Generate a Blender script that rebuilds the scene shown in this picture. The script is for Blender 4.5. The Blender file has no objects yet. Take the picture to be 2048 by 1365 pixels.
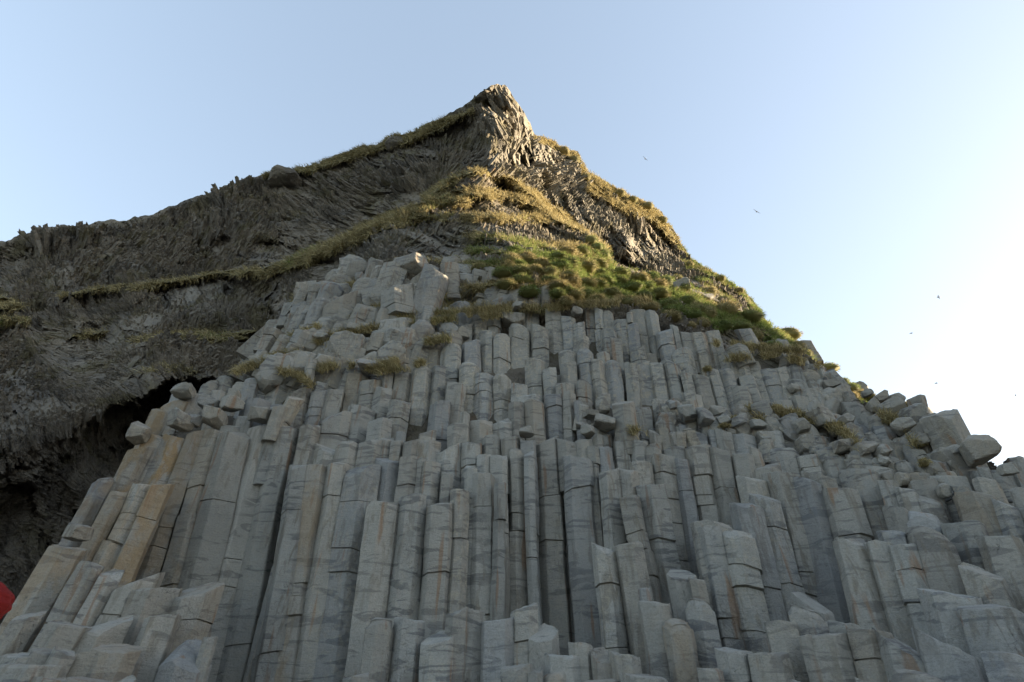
import bpy, math, random
import numpy as np
from mathutils import Vector

# ------------------------------------------------------------------ camera, sky, sun
C = bpy.context.scene
PITCH = math.radians(35)
CAM = np.array([0.0, 0.0, 1.6])
FW = np.array([0, math.cos(PITCH), math.sin(PITCH)])
UP = np.array([0, -math.sin(PITCH), math.cos(PITCH)])
cam_d = bpy.data.cameras.new('camera')
cam_d.lens = 18.0
cam_d.sensor_width = 36.0
cam_d.clip_end = 5000
cam = bpy.data.objects.new('camera', cam_d)
cam.location = CAM
cam.rotation_euler = (math.pi / 2 + PITCH, 0, 0)
C.collection.objects.link(cam)
C.camera = cam

SUN_EL, SUN_AZ = math.radians(9), math.radians(83)      # azimuth clockwise from +Y (view direction)
world = bpy.data.worlds.new('World')
C.world = world
world.use_nodes = True
wn = world.node_tree
sky = wn.nodes.new('ShaderNodeTexSky')
sky.sky_type = 'NISHITA'
sky.sun_disc = False
sky.sun_elevation = SUN_EL
sky.sun_rotation = SUN_AZ
sky.altitude = 0
sky.air_density = 1.0
sky.dust_density = 1.0
sky.ozone_density = 1.0
bg = wn.nodes['Background']
bg.inputs['Strength'].default_value = 0.15
gam = wn.nodes.new('ShaderNodeGamma')            # evens the sky out in place of multiple scattering
gam.inputs[1].default_value = 0.56
wn.links.new(sky.outputs[0], gam.inputs[0])
tnt = wn.nodes.new('ShaderNodeMix')
tnt.data_type = 'RGBA'; tnt.blend_type = 'MULTIPLY'; tnt.inputs[0].default_value = 1
tnt.inputs[7].default_value = (.98, .985, 1.03, 1)
wn.links.new(gam.outputs[0], tnt.inputs[6])
wn.links.new(tnt.outputs[2], bg.inputs[0])

sun_d = bpy.data.lights.new('sun', 'SUN')
sun_d.energy = 5.0
sun_d.angle = math.radians(0.5)
sun_d.color = (1.0, 0.80, 0.54)
sun = bpy.data.objects.new('sun', sun_d)
sd = Vector((math.sin(SUN_AZ) * math.cos(SUN_EL), math.cos(SUN_AZ) * math.cos(SUN_EL), math.sin(SUN_EL)))
sun.rotation_euler = sd.to_track_quat('Z', 'Y').to_euler()
C.collection.objects.link(sun)

C.view_settings.view_transform = 'Standard'
C.view_settings.look = 'None'
C.view_settings.gamma = 1
C.view_settings.use_curve_mapping = False
C.view_settings.exposure = 2.2
C.cycles.use_denoising = True
C.cycles.max_bounces = 5
C.cycles.use_adaptive_sampling = True
C.cycles.adaptive_threshold = 0.02

# ------------------------------------------------------------------ projection helpers (photo pixels 2048x1365)
F = 1024.0
def ray(u, v):
    u = np.asarray(u, float); v = np.asarray(v, float)
    a = (u - 1024) / F; b = (682.5 - v) / F
    return np.stack([a, FW[1] + b * UP[1], FW[2] + b * UP[2]], -1)
def at_t(u, v, t):
    return CAM + ray(u, v) * np.asarray(t, float)[..., None]
def at_y(u, v, y):
    d = ray(u, v)
    return CAM + d * (np.asarray(y, float) / d[..., 1])[..., None]

# ------------------------------------------------------------------ noise
def _h(*ks):
    x = np.zeros(np.broadcast(*ks).shape, np.uint32)
    for i, k in enumerate(ks):
        x = x ^ (np.asarray(k).astype(np.int64).astype(np.uint32) * np.uint32([374761393, 668265263, 2147483647 - 58, 1274126177, 3266489917][i]))
        x = (x ^ (x >> np.uint32(13))) * np.uint32(1274126177)
    x = (x ^ (x >> np.uint32(16))) * np.uint32(2246822519)
    x = x ^ (x >> np.uint32(13))
    return x.astype(np.float64) / 4294967295.0
def vnoise(p, seed=0):
    p = np.asarray(p, float)
    i = np.floor(p).astype(np.int64); f = p - i
    f = f * f * (3 - 2 * f)
    r = 0
    for dx in (0, 1):
        for dy in (0, 1):
            for dz in (0, 1):
                w = (f[..., 0] if dx else 1 - f[..., 0]) * (f[..., 1] if dy else 1 - f[..., 1]) * (f[..., 2] if dz else 1 - f[..., 2])
                r = r + w * _h(i[..., 0] + dx, i[..., 1] + dy, i[..., 2] + dz, np.int64(seed))
    return r * 2 - 1
def fbm(p, oct=4, seed=0, gain=0.5):
    r = 0; a = 1; s = 0
    for o in range(oct):
        r = r + a * vnoise(np.asarray(p) * (2.03 ** o), seed + o); s += a; a *= gain
    return r / s
def facets(x, y, seed, jit=0.9):
    """per-cell height with a tilt of its own: broken rock facets"""
    xi = np.floor(x).astype(np.int64); yi = np.floor(y).astype(np.int64)
    best = np.full(x.shape, 1e9); hh = np.zeros(x.shape); d2 = np.full(x.shape, 1e9)
    for dx in (-1, 0, 1):
        for dy in (-1, 0, 1):
            cx = xi + dx; cy = yi + dy
            px = cx + .5 + jit * (_h(cx, cy, np.int64(seed)) - .5)
            py = cy + .5 + jit * (_h(cx, cy, np.int64(seed + 1)) - .5)
            ex = x - px; ey = y - py
            d = ex * ex + ey * ey
            h = _h(cx, cy, np.int64(seed + 2)) * 1.0 - .5 + (_h(cx, cy, np.int64(seed + 3)) - .5) * ex * 1.6 + (_h(cx, cy, np.int64(seed + 4)) - .5) * ey * 1.6
            m = d < best
            d2 = np.where(m, best, np.minimum(d2, d))
            hh = np.where(m, h, hh); best = np.where(m, d, best)
    return hh, np.sqrt(d2) - np.sqrt(best)
def smooth(a, b, x):
    x = np.clip((x - a) / (b - a), 0, 1); return x * x * (3 - 2 * x)
def poly_sd(u, v, P):
    """signed distance to a polygon in pixels, negative inside"""
    P = np.array(P, float); n = len(P)
    d = np.full(u.shape, 1e18); inside = np.zeros(u.shape, bool)
    for i in range(n):
        a = P[i]; b = P[(i + 1) % n]; e = b - a
        w0 = u - a[0]; w1 = v - a[1]
        t = np.clip((w0 * e[0] + w1 * e[1]) / (e @ e), 0, 1)
        d = np.minimum(d, (w0 - t * e[0]) ** 2 + (w1 - t * e[1]) ** 2)
        if a[1] != b[1]:
            c = ((a[1] > v) != (b[1] > v)) & (u < (b[0] - a[0]) * (v - a[1]) / (b[1] - a[1]) + a[0])
            inside ^= c
    return np.sqrt(d) * np.where(inside, -1, 1)
def line_d(u, v, P):
    P = np.array(P, float); best = np.full(u.shape, 1e9)
    for a, b in zip(P[:-1], P[1:]):
        e = b[:2] - a[:2]; w0 = u - a[0]; w1 = v - a[1]
        t = np.clip((w0 * e[0] + w1 * e[1]) / (e @ e), 0, 1)
        r = a[2] + (b[2] - a[2]) * t
        best = np.minimum(best, np.hypot(w0 - t * e[0], w1 - t * e[1]) / r)
    return best
def tps(ctrl):
    c = np.array(ctrl, float); xy = c[:, :2] / 500; n = len(c)
    def U(r2): return np.where(r2 > 0, r2 * np.log(np.maximum(r2, 1e-12)), 0)
    K = U(((xy[:, None] - xy[None]) ** 2).sum(-1)) + np.eye(n) * 1e-3
    A = np.zeros((n + 3, n + 3)); A[:n, :n] = K; A[:n, n] = 1; A[:n, n + 1:] = xy; A[n, :n] = 1; A[n + 1:, :n] = xy.T
    w = np.linalg.solve(A, np.r_[c[:, 2], 0, 0, 0])
    def f(u, v):
        x = np.clip(u, -700, 2700) / 500; y = v / 500; r = w[n] + w[n + 1] * x + w[n + 2] * y
        for i in range(n):
            r = r + w[i] * U((x - xy[i, 0]) ** 2 + (y - xy[i, 1]) ** 2)
        return r
    return f

# ------------------------------------------------------------------ materials
def new_mat(name):
    m = bpy.data.materials.new(name); m.use_nodes = True
    nt = m.node_tree
    return m, nt, nt.nodes['Principled BSDF']
class N:
    def __init__(s, nt): s.nt = nt
    def add(s, t, **k):
        n = s.nt.nodes.new(t)
        for a, b in k.items(): setattr(n, a, b)
        return n
    def link(s, a, b): s.nt.links.new(a, b)
    def val(s, sock, v):
        if hasattr(v, 'is_output') or isinstance(v, bpy.types.NodeSocket): s.link(v, sock)
        else: sock.default_value = v
    def noise(s, vec, scale, detail=6, rough=.55, dist=0):
        n = s.add('ShaderNodeTexNoise'); s.link(vec, n.inputs['Vector'])
        n.inputs['Scale'].default_value = scale; n.inputs['Detail'].default_value = detail
        n.inputs['Roughness'].default_value = rough; n.inputs['Distortion'].default_value = dist
        return n.outputs['Fac']
    def map(s, vec, sc, rot=(0, 0, 0)):
        n = s.add('ShaderNodeMapping'); s.link(vec, n.inputs[0]); n.inputs['Scale'].default_value = sc; n.inputs['Rotation'].default_value = rot
        return n.outputs[0]
    def ramp(s, fac, a, b, lo=0., hi=1.):
        n = s.add('ShaderNodeMapRange'); n.interpolation_type = 'SMOOTHSTEP'; s.val(n.inputs['Value'], fac)
        n.inputs['From Min'].default_value = a; n.inputs['From Max'].default_value = b
        n.inputs['To Min'].default_value = lo; n.inputs['To Max'].default_value = hi
        return n.outputs[0]
    def mix(s, fac, a, b, mode='MIX'):
        n = s.add('ShaderNodeMix', data_type='RGBA', blend_type=mode)
        s.val(n.inputs[0], fac)
        for sock, v in ((n.inputs[6], a), (n.inputs[7], b)):
            if isinstance(v, tuple): sock.default_value = (*v, 1)
            else: s.link(v, sock)
        return n.outputs[2]
    def math(s, op, a, b=0.):
        n = s.add('ShaderNodeMath', operation=op); s.val(n.inputs[0], a); s.val(n.inputs[1], b); return n.outputs[0]
    def attr(s, name): return s.add('ShaderNodeAttribute', attribute_name=name)
    def bump(s, h, strength, dist, prev=None):
        n = s.add('ShaderNodeBump'); s.link(h, n.inputs['Height']); n.inputs['Strength'].default_value = strength
        n.inputs['Distance'].default_value = dist
        if prev: s.link(prev, n.inputs['Normal'])
        return n.outputs[0]

def mat_basalt():
    m, nt, bs = new_mat('grey_basalt'); n = N(nt)
    pos = n.add('ShaderNodeNewGeometry').outputs['Position']
    tint = n.attr('tint'); tr = n.add('ShaderNodeSeparateColor'); n.link(tint.outputs['Color'], tr.inputs[0])
    R, G, B = tr.outputs           # R: lightness, G: ochre stain, B: weathering
    low = n.noise(pos, 0.9, 4, .55)
    mid = n.noise(pos, 4.0, 6, .6)
    fine = n.noise(pos, 38, 5, .65)
    stretch = n.noise(n.map(pos, (7, 7, 1.1)), 1.0, 5, .6, .6)      # long streaks running down
    band = n.noise(n.map(pos, (1.1, 1.1, 5.5)), 1.0, 4, .5, 1.4)     # dark bands across
    col = n.mix(n.ramp(low, .35, .65), (.275, .28, .258), (.335, .338, .31))
    col = n.mix(n.ramp(mid, .35, .72, 0, .5), col, (.36, .345, .305))
    col = n.mix(n.math('MULTIPLY', n.ramp(band, .54, .61, 0, .8), n.ramp(n.noise(pos, .55, 3), .38, .50)), col, (.115, .12, .125))
    col = n.mix(n.math('MULTIPLY', n.ramp(stretch, .50, .62, 0, .8), n.ramp(n.noise(pos, .7, 3), .40, .58)), col, (.17, .155, .125))
    kind = n.math('FRACT', n.math('MULTIPLY', R, 41.0))
    col = n.mix(n.ramp(kind, .0, 1., 0, .4), col, (.25, .225, .18))
    col = n.mix(n.ramp(kind, .25, .0, 0, .5), col, (.225, .235, .245))
    och = n.math('MULTIPLY', G, n.ramp(n.noise(n.map(pos, (2.2, 2.2, 1.0)), 1, 5, .65, .5), .40, .56, .15, 1.5))
    col = n.mix(och, col, (.285, .205, .11))
    rust = n.math('MULTIPLY', n.ramp(n.noise(n.map(pos, (5, 5, .45)), 1, 3, .5), .62, .70), .65)
    col = n.mix(rust, col, (.24, .14, .075))
    lich = n.math('MULTIPLY', B, n.ramp(n.noise(pos, 9, 6, .7), .50, .60))
    col = n.mix(lich, col, (.40, .36, .27))
    lich2 = n.math('MULTIPLY', B, n.ramp(n.noise(pos, 21, 4, .7), .60, .68))
    col = n.mix(lich2, col, (.50, .48, .42))
    vor = n.add('ShaderNodeTexVoronoi', feature='DISTANCE_TO_EDGE'); n.link(n.map(pos, (1.4, 1.4, .9)), vor.inputs['Vector'])
    wob = n.add('ShaderNodeVectorMath', operation='ADD')
    nn = n.add('ShaderNodeTexNoise'); n.link(pos, nn.inputs['Vector']); nn.inputs['Scale'].default_value = 2.2; nn.inputs['Detail'].default_value = 4
    n.link(n.map(pos, (1.4, 1.4, .9)), wob.inputs[0]); n.link(nn.outputs['Color'], wob.inputs[1]); n.link(wob.outputs[0], vor.inputs['Vector'])
    crack = n.math('MULTIPLY', n.ramp(vor.outputs['Distance'], .0, .011, 1, 0), n.ramp(n.noise(pos, 1.3, 2), .48, .6))
    col = n.mix(n.math('MULTIPLY', crack, .6), col, (.06, .058, .055))
    v = n.add('ShaderNodeHueSaturation'); n.link(col, v.inputs['Color']); n.link(n.math('MULTIPLY_ADD', R, .62), v.inputs['Value'])
    v.inputs['Value'].links[0].from_node.inputs[2].default_value = .64
    fcol = n.mix(n.ramp(fine, .35, .7, 0, .28), v.outputs[0], (.12, .12, .115))
    n.link(fcol, bs.inputs['Base Color'])
    bs.inputs['Roughness'].default_value = .88
    bs.inputs['Specular IOR Level'].default_value = .3
    hs = n.noise(n.map(pos, (3, 3, 30)), 1.0, 5, .6, .4)
    b1 = n.bump(n.noise(pos, 5, 10, .68), .85, .06)
    b2 = n.bump(fine, .7, .02, b1)
    b3 = n.bump(hs, .5, .016, b2)
    b4 = n.bump(n.math('SUBTRACT', 1., crack), .8, .02, b3)
    n.link(b4, bs.inputs['Normal'])
    return m

def mat_cliff():
    m, nt, bs = new_mat('cliff_rock'); n = N(nt)
    pos = n.add('ShaderNodeNewGeometry').outputs['Position']
    a = n.add('ShaderNodeSeparateColor'); n.link(n.attr('mask').outputs['Color'], a.inputs[0])
    grass, pale, painted_shade = a.outputs      # grass cover, paler rock and painted sunlight, painted shade
    low = n.noise(pos, .16, 5, .6); mid = n.noise(pos, .9, 7, .62); fine = n.noise(pos, 7, 6, .68)
    str_ = n.noise(n.map(pos, (5.5, 5.5, .8), (0, .35, 0)), 1, 5, .6, .8)
    col = n.mix(n.ramp(low, .38, .62), (.155, .135, .108), (.235, .20, .15))
    col = n.mix(n.ramp(mid, .45, .72, 0, .7), col, (.20, .175, .135))
    col = n.mix(n.ramp(fine, .45, .75, 0, .55), col, (.26, .24, .205))
    col = n.mix(n.ramp(str_, .55, .7, 0, .6), col, (.04, .038, .036))
    col = n.mix(n.math('MULTIPLY', pale, n.ramp(n.noise(n.map(pos, (3, 3, .6)), 1, 5, .65), .3, .6, .25, 1)), col, (.25, .235, .20))
    col = n.mix(n.ramp(n.noise(pos, .42, 5, .6), .50, .62, 0, .6), col, (.075, .07, .062))
    moss = n.math('MULTIPLY', n.ramp(n.noise(pos, .55, 6, .7), .50, .62), .6)
    col = n.mix(moss, col, (.115, .10, .045))
    rust = n.ramp(n.noise(pos, .8, 3, .5), .70, .76, 0, .5)
    col = n.mix(rust, col, (.20, .12, .065))
    col = n.mix(n.math('MULTIPLY', painted_shade, .75), col, (.022, .021, .020))  # paints cave and gap shade into the rock colour
    soil = n.mix(n.ramp(fine, .35, .65), (.11, .09, .035), (.20, .165, .07))
    g = n.ramp(n.math('ADD', grass, n.math('MULTIPLY', n.math('SUBTRACT', n.noise(pos, 1.7, 6, .7), .5), .9)), .38, .62)
    col = n.mix(g, col, soil)
    n.link(col, bs.inputs['Base Color'])
    bs.inputs['Roughness'].default_value = .9
    bs.inputs['Specular IOR Level'].default_value = .25
    b1 = n.bump(n.noise(pos, 1.6, 10, .7), .9, .35)
    b2 = n.bump(n.noise(n.map(pos, (6, 6, 1.2), (0, .3, 0)), 1, 6, .65, .5), .8, .12, b1)
    n.link(b2, bs.inputs['Normal'])
    return m

def mat_attr(name, rough=.8, noise_scale=30, trans=0.0):
    m, nt, bs = new_mat(name); n = N(nt)
    pos = n.add('ShaderNodeNewGeometry').outputs['Position']
    c = n.mix(n.ramp(n.noise(pos, noise_scale, 3), .3, .7, 0, .35), n.attr('hue').outputs['Color'], (.07, .06, .025))
    n.link(c, bs.inputs['Base Color']); bs.inputs['Roughness'].default_value = rough
    bs.inputs['Specular IOR Level'].default_value = .2
    if trans:
        tb = n.add('ShaderNodeBsdfTranslucent'); n.link(c, tb.inputs[0])
        ms = n.add('ShaderNodeMixShader'); ms.inputs[0].default_value = trans
        n.link(bs.outputs[0], ms.inputs[1]); n.link(tb.outputs[0], ms.inputs[2])
        n.link(ms.outputs[0], nt.nodes['Material Output'].inputs['Surface'])
    return m

def mat_plain(name, a, b, scale, bump=.3, dist=.01, rough=.8):
    m, nt, bs = new_mat(name); n = N(nt)
    co = n.add('ShaderNodeTexCoord').outputs['Object']
    n.link(n.mix(n.ramp(n.noise(co, scale, 6, .6), .35, .65), a, b), bs.inputs['Base Color'])
    bs.inputs['Roughness'].default_value = rough
    n.link(n.bump(n.noise(co, scale * 3, 6, .6), bump, dist), bs.inputs['Normal'])
    return m

M_BAS = mat_basalt(); M_CLIFF = mat_cliff()
M_GRASS = mat_attr('grass_blades', .75, 3, .3)

# ------------------------------------------------------------------ object helpers
def mesh_np(name, V, Fq, mat, attrs=None, sharp=None, smooth_all=True):
    me = bpy.data.meshes.new(name)
    V = np.asarray(V, np.float32); Fq = np.asarray(Fq, np.int32)
    k = Fq.shape[1]
    me.vertices.add(len(V)); me.vertices.foreach_set('co', V.ravel())
    me.loops.add(Fq.size); me.loops.foreach_set('vertex_index', Fq.ravel())
    me.polygons.add(len(Fq))
    me.polygons.foreach_set('loop_start', np.arange(0, Fq.size, k, dtype=np.int32))
    me.polygons.foreach_set('use_smooth', np.full(len(Fq), smooth_all))
    me.update(calc_edges=True)
    for an, data in (attrs or {}).items():
        a = me.attributes.new(an, 'FLOAT_COLOR', 'POINT')
        d = np.ones((len(V), 4), np.float32); d[:, :3] = data
        a.data.foreach_set('color', d.ravel())
    if sharp: me.set_sharp_from_angle(angle=math.radians(sharp))
    me.materials.append(mat)
    return me
def put(name, me, loc=(0, 0, 0), parent=None, **props):
    o = bpy.data.objects.new(name, me)
    o.location = loc
    C.collection.objects.link(o)
    if parent: o.parent = parent
    for k, v in props.items(): o[k] = v
    return o

# ------------------------------------------------------------------ depth of the column pyramid
_UV_V = np.array([560, 640, 720, 800, 880, 960, 1050, 1150, 1250, 1400.])
_UV_U = np.array([0, 250, 500, 800, 1100, 1400, 1650, 1850, 2048.])
_YS = np.array([
 [14.5, 15, 15, 14.5, 14.5, 14.5, 14, 13.5, 13],
 [13.5, 14, 13.8, 13.3, 13.2, 13.2, 13.3, 12.5, 12],
 [12.8, 13, 12.8, 12.4, 12.3, 12.5, 12.8, 12, 11.2],
 [12, 11.6, 11.5, 11.5, 11.5, 11.7, 12, 11.2, 10.2],
 [11.2, 10.6, 10.7, 10.8, 10.8, 10.8, 10.6, 10, 9.2],
 [10.2, 10.0, 10.1, 10.15, 10.1, 9.9, 9.6, 9.0, 8.2],
 [9.2, 9.4, 9.7, 9.8, 9.7, 9.3, 8.7, 7.9, 7.2],
 [8.3, 8.8, 9.2, 9.4, 9.2, 8.6, 7.8, 7.0, 6.4],
 [7.6, 7.9, 8.4, 8.7, 8.5, 7.8, 7.0, 6.2, 5.6],
 [6.6, 6.7, 7.4, 7.6, 7.4, 6.7, 6.0, 5.3, 4.8]])
def ysurf(u, v):
    k = np.clip(1 - (np.asarray(u, float) - 2048) / 3200, .30, 1)  # right of frame the added rock curls nearer, unseen, to block the sun
    u = np.clip(u, 0, 2048); v = np.clip(v, 560, 1400)
    i = np.clip(np.searchsorted(_UV_V, v) - 1, 0, 8); j = np.clip(np.searchsorted(_UV_U, u) - 1, 0, 7)
    fv = (v - _UV_V[i]) / (_UV_V[i + 1] - _UV_V[i]); fu = (u - _UV_U[j]) / (_UV_U[j + 1] - _UV_U[j])
    return ((_YS[i, j] * (1 - fu) + _YS[i, j + 1] * fu) * (1 - fv) + (_YS[i + 1, j] * (1 - fu) + _YS[i + 1, j + 1] * fu) * fv) * k
# how the columns lean: pixels sideways per pixel down
_LEAN = np.array([(60, 1250, -.62), (150, 1080, -.62), (260, 900, -.55), (330, 1000, -.46), (450, 1100, -.36), (480, 900, -.25), (600, 1180, -.24),
    (640, 960, -.15), (705, 1180, -.17), (785, 1120, -.12), (890, 1120, -.05), (935, 1100, -.03), (1073, 1100, .005), (1140, 1150, .04),
    (1195, 1190, .07), (1290, 1100, .24), (1320, 1110, .27), (1425, 1170, .2), (1480, 1160, .23), (1556, 1127, .26), (1710, 1190, .28),
    (1835, 1150, .31), (1970, 1200, .37), (1018, 700, 0), (820, 800, -.11), (740, 830, -.16), (650, 760, -.2), (1185, 770, .05), (1237, 750, .08),
    (1335, 760, .2), (1390, 780, .26), (1460, 760, .25), (1530, 760, .30), (1607, 765, .36), (1720, 820, .5), (1850, 920, .45), (1990, 1000, .4),
    (500, 760, -.3), (1240, 950, .08), (1400, 960, .16), (1560, 950, .22), (1700, 960, .28)])
def lean(u, v):
    w = 1 / (((u - _LEAN[:, 0]) ** 2 + (v - _LEAN[:, 1]) ** 2) + 400.) ** 1.5
    return float((w * _LEAN[:, 2]).sum() / w.sum())

# ------------------------------------------------------------------ the cliff behind
SIL = [(-700, 600), (-300, 540), (0, 485), (55, 470), (90, 455), (150, 452), (215, 443), (285, 435), (350, 412), (400, 395), (450, 372), (500, 355),
       (530, 346), (620, 332), (650, 318), (700, 300), (740, 287), (770, 284), (778, 270), (795, 263), (812, 270), (850, 250), (900, 225), (925, 215), (940, 200),
       (970, 181), (983, 172), (1010, 171), (1020, 180), (1040, 215), (1060, 245), (1068, 270), (1100, 284), (1130, 295), (1157, 307), (1160, 320),
       (1175, 345), (1210, 360), (1245, 381), (1290, 403), (1325, 425), (1330, 440), (1350, 465), (1385, 520), (1430, 545), (1470, 570), (1500, 592),
       (1525, 625), (1545, 658), (1600, 690), (1640, 735), (1680, 778), (1740, 800), (1800, 810), (1860, 845), (1900, 880), (1925, 915), (1960, 925),
       (1995, 945), (2048, 955), (2150, 960), (2500, 900), (3000, 800), (3500, 660), (3900, 520), (4400, 420)]  # past the right edge: unseen rock added and raised to block the low sun
T_BACK = tps([(-500, 600, 40), (0, 485, 38), (250, 440, 40), (500, 355, 42), (700, 300, 43), (850, 250, 42), (985, 175, 38), (940, 260, 39), (997, 250, 36),
    (1000, 330, 33.5), (1060, 260, 45), (1150, 310, 51), (1330, 440, 54), (1385, 520, 52), (1545, 650, 44), (1250, 450, 47), (1150, 400, 44.5), (1200, 520, 41),
    (1400, 580, 38), (1050, 330, 40.5), (0, 590, 31), (250, 560, 32), (460, 540, 33), (300, 500, 36), (600, 430, 38), (700, 400, 38), (850, 340, 37),
    (0, 700, 25), (200, 700, 26), (450, 620, 28), (550, 560, 30), (650, 520, 31), (0, 850, 17), (150, 850, 17), (300, 750, 19.5), (450, 690, 24),
    (520, 660, 25), (-500, 900, 17), (-500, 1300, 15), (300, 1000, 22), (1000, 1000, 22), (2000, 1000, 18), (1500, 900, 25)])
T_CAVE = tps([(335, 785, 23.5), (290, 830, 23), (220, 870, 20.5), (143, 880, 18.5), (70, 925, 17.2), (0, 970, 16.6), (-500, 1050, 14.5), (0, 1250, 13.5), (100, 1150, 15.2), (150, 1000, 17.5), (500, 1100, 19), (420, 790, 25), (-100, 1100, 14.5)])
CAVE = [(-700, 1100), (-100, 1000), (0, 952), (70, 910), (143, 866), (205, 822), (293, 792), (335, 765), (420, 755), (700, 900), (700, 1600), (-700, 1600)]
T_MID = tps([(455, 548, 31.5), (560, 530, 29), (700, 470, 28), (850, 400, 29), (960, 340, 31), (1060, 380, 29), (1110, 435, 26.5), (1215, 505, 22.5),
    (900, 440, 27), (900, 500, 23.5), (700, 540, 24), (650, 570, 23), (560, 600, 26), (800, 525, 20.5), (1000, 525, 20.5), (1000, 480, 23), (1100, 500, 22.5),
    (900, 570, 19), (1100, 560, 19.5), (1250, 560, 20.5), (1400, 590, 19.5), (1545, 655, 18), (1640, 720, 17), (600, 620, 20), (700, 620, 18.5),
    (900, 620, 18.4), (1100, 605, 18.4), (1300, 610, 18.3), (1420, 650, 18.1), (1550, 700, 17.2), (600, 700, 18), (1000, 800, 15)])
MID = [(455, 552), (540, 530), (620, 502), (700, 466), (760, 443), (850, 398), (905, 352), (960, 338), (1020, 358), (1060, 380), (1110, 434), (1180, 467), (1212, 495),
       (1225, 528), (1300, 552), (1400, 583), (1470, 612), (1545, 655), (1650, 740), (1720, 900), (560, 900), (535, 690), (555, 630), (520, 590)]
FORM = [(-900, 1320), (-20, 1330), (90, 1250), (180, 1090), (225, 990), (290, 900), (365, 830), (480, 780), (560, 740), (600, 690), (700, 670), (900, 665), (1300, 640),
        (1420, 680), (1550, 712), (1640, 762), (1700, 800), (1850, 860), (1930, 925), (2048, 960), (2150, 975), (2500, 912), (3000, 812), (3500, 672), (3900, 532), (4500, 430), (4500, 1700), (-900, 1700)]  # far right points: core of the added sun-blocking rock, out of view
def tfield(u, v):
    u = np.asarray(u, float); v = np.asarray(v, float)
    t = T_BACK(u, v)
    cw = 6 + 70 * smooth(210, 60, u); wc = smooth(cw, -cw, poly_sd(u, v, CAVE) + 9 * vnoise(np.stack([u / 22, v / 22, u * 0], -1), 3) + 5 * vnoise(np.stack([u / 8, v / 8, u * 0], -1), 4)); t = t * (1 - wc) + T_CAVE(u, v) * wc
    sm = poly_sd(u, v, MID); wm = smooth(4, -4, sm)
    roll = 7.5 * smooth(-125, 12, sm) ** 1.3 * smooth(950, 1010, u) * smooth(760, 700, v)      # the spur rounds off towards the sun
    t = t * (1 - wm) + (T_MID(u, v) + roll) * wm
    yf = ysurf(u, v) + 1.0 + 3.0 * smooth(880, 1150, v)
    tf = yf / ray(u, v)[..., 1]
    wf = smooth(6, -6, poly_sd(u, v, FORM)); t = t * (1 - wf) + tf * wf
    return t
GR_LINES = [
 [(530, 350, 8), (620, 338, 9), (700, 312, 12), (780, 286, 14), (850, 262, 12), (945, 222, 8)],
 [(455, 548, 5), (520, 546, 9), (560, 534, 14), (620, 512, 20), (680, 488, 18), (740, 455, 14), (800, 428, 12), (860, 412, 12), (930, 400, 14)],
 [(850, 392, 12), (900, 365, 14), (950, 348, 10)], [(860, 405, 16), (950, 385, 18), (1030, 395, 14), (1090, 425, 12)],
 [(800, 447, 5), (880, 437, 9), (1000, 436, 12), (1110, 440, 14)], [(690, 478, 6), (780, 452, 7), (850, 432, 6)],
 [(930, 470, 10), (1000, 478, 12), (1060, 492, 12), (1150, 500, 16), (1210, 520, 12)], [(940, 500, 12), (1020, 508, 14), (1120, 520, 15), (1220, 535, 14)],
 [(790, 524, 4), (860, 524, 8), (960, 530, 16), (1060, 540, 20), (1180, 556, 30), (1300, 575, 30), (1400, 606, 28), (1440, 640, 20)],
 [(880, 594, 6), (940, 576, 9), (1040, 568, 14), (1140, 578, 24), (1260, 596, 18), (1340, 620, 16), (1410, 645, 14)],
 [(820, 634, 5), (900, 615, 7), (1000, 612, 8), (1080, 618, 8), (1180, 606, 9), (1300, 600, 10)],
 [(1440, 640, 12), (1500, 640, 16), (1545, 665, 16), (1600, 690, 12), (1625, 712, 10)],
 [(470, 750, 5), (540, 722, 6), (600, 700, 6), (650, 690, 5)], [(600, 690, 5), (680, 668, 6), (760, 660, 7)], [(590, 598, 4), (640, 577, 6), (710, 572, 6)],
 [(640, 700, 8), (700, 725, 9), (760, 745, 6)], [(700, 640, 6), (780, 612, 6), (850, 600, 6)],
 [(0, 607, 18), (35, 612, 12)], [(0, 640, 6), (60, 640, 5)], [(120, 592, 4), (200, 578, 8), (280, 574, 8), (360, 560, 8), (440, 546, 6), (520, 540, 6)],
 [(1070, 278, 8), (1110, 290, 12), (1150, 312, 14), (1172, 350, 12), (1215, 372, 12), (1290, 412, 14), (1335, 445, 12)], [(1180, 380, 10), (1260, 420, 12), (1310, 440, 10)],
 [(1352, 470, 7), (1388, 525, 9), (1430, 552, 12), (1480, 585, 10), (1520, 625, 8)],
 [(955, 342, 6), (1020, 362, 8), (1065, 388, 12), (1110, 430, 16), (1160, 460, 14), (1212, 500, 12)],
 [(1670, 770, 10), (1720, 790, 14), (1760, 815, 6)], [(930, 345, 3), (985, 350, 5), (1040, 372, 5)]]
def grass_mask(u, v, P):
    g = np.zeros(u.shape)
    wob = fbm(P * np.array([.5, .5, 1.3]), 5, 91) * 1.15
    for L in GR_LINES:
        L = np.array(L)
        k = (u > L[:, 0].min() - 50) & (u < L[:, 0].max() + 50) & (v > L[:, 1].min() - 50) & (v < L[:, 1].max() + 50)
        L = L.astype(float); L[:, 2] *= .66
        d = line_d(u[k], v[k], L) + wob[k]
        g[k] = np.maximum(g[k], smooth(1.35, .7, d))
    return g

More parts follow.
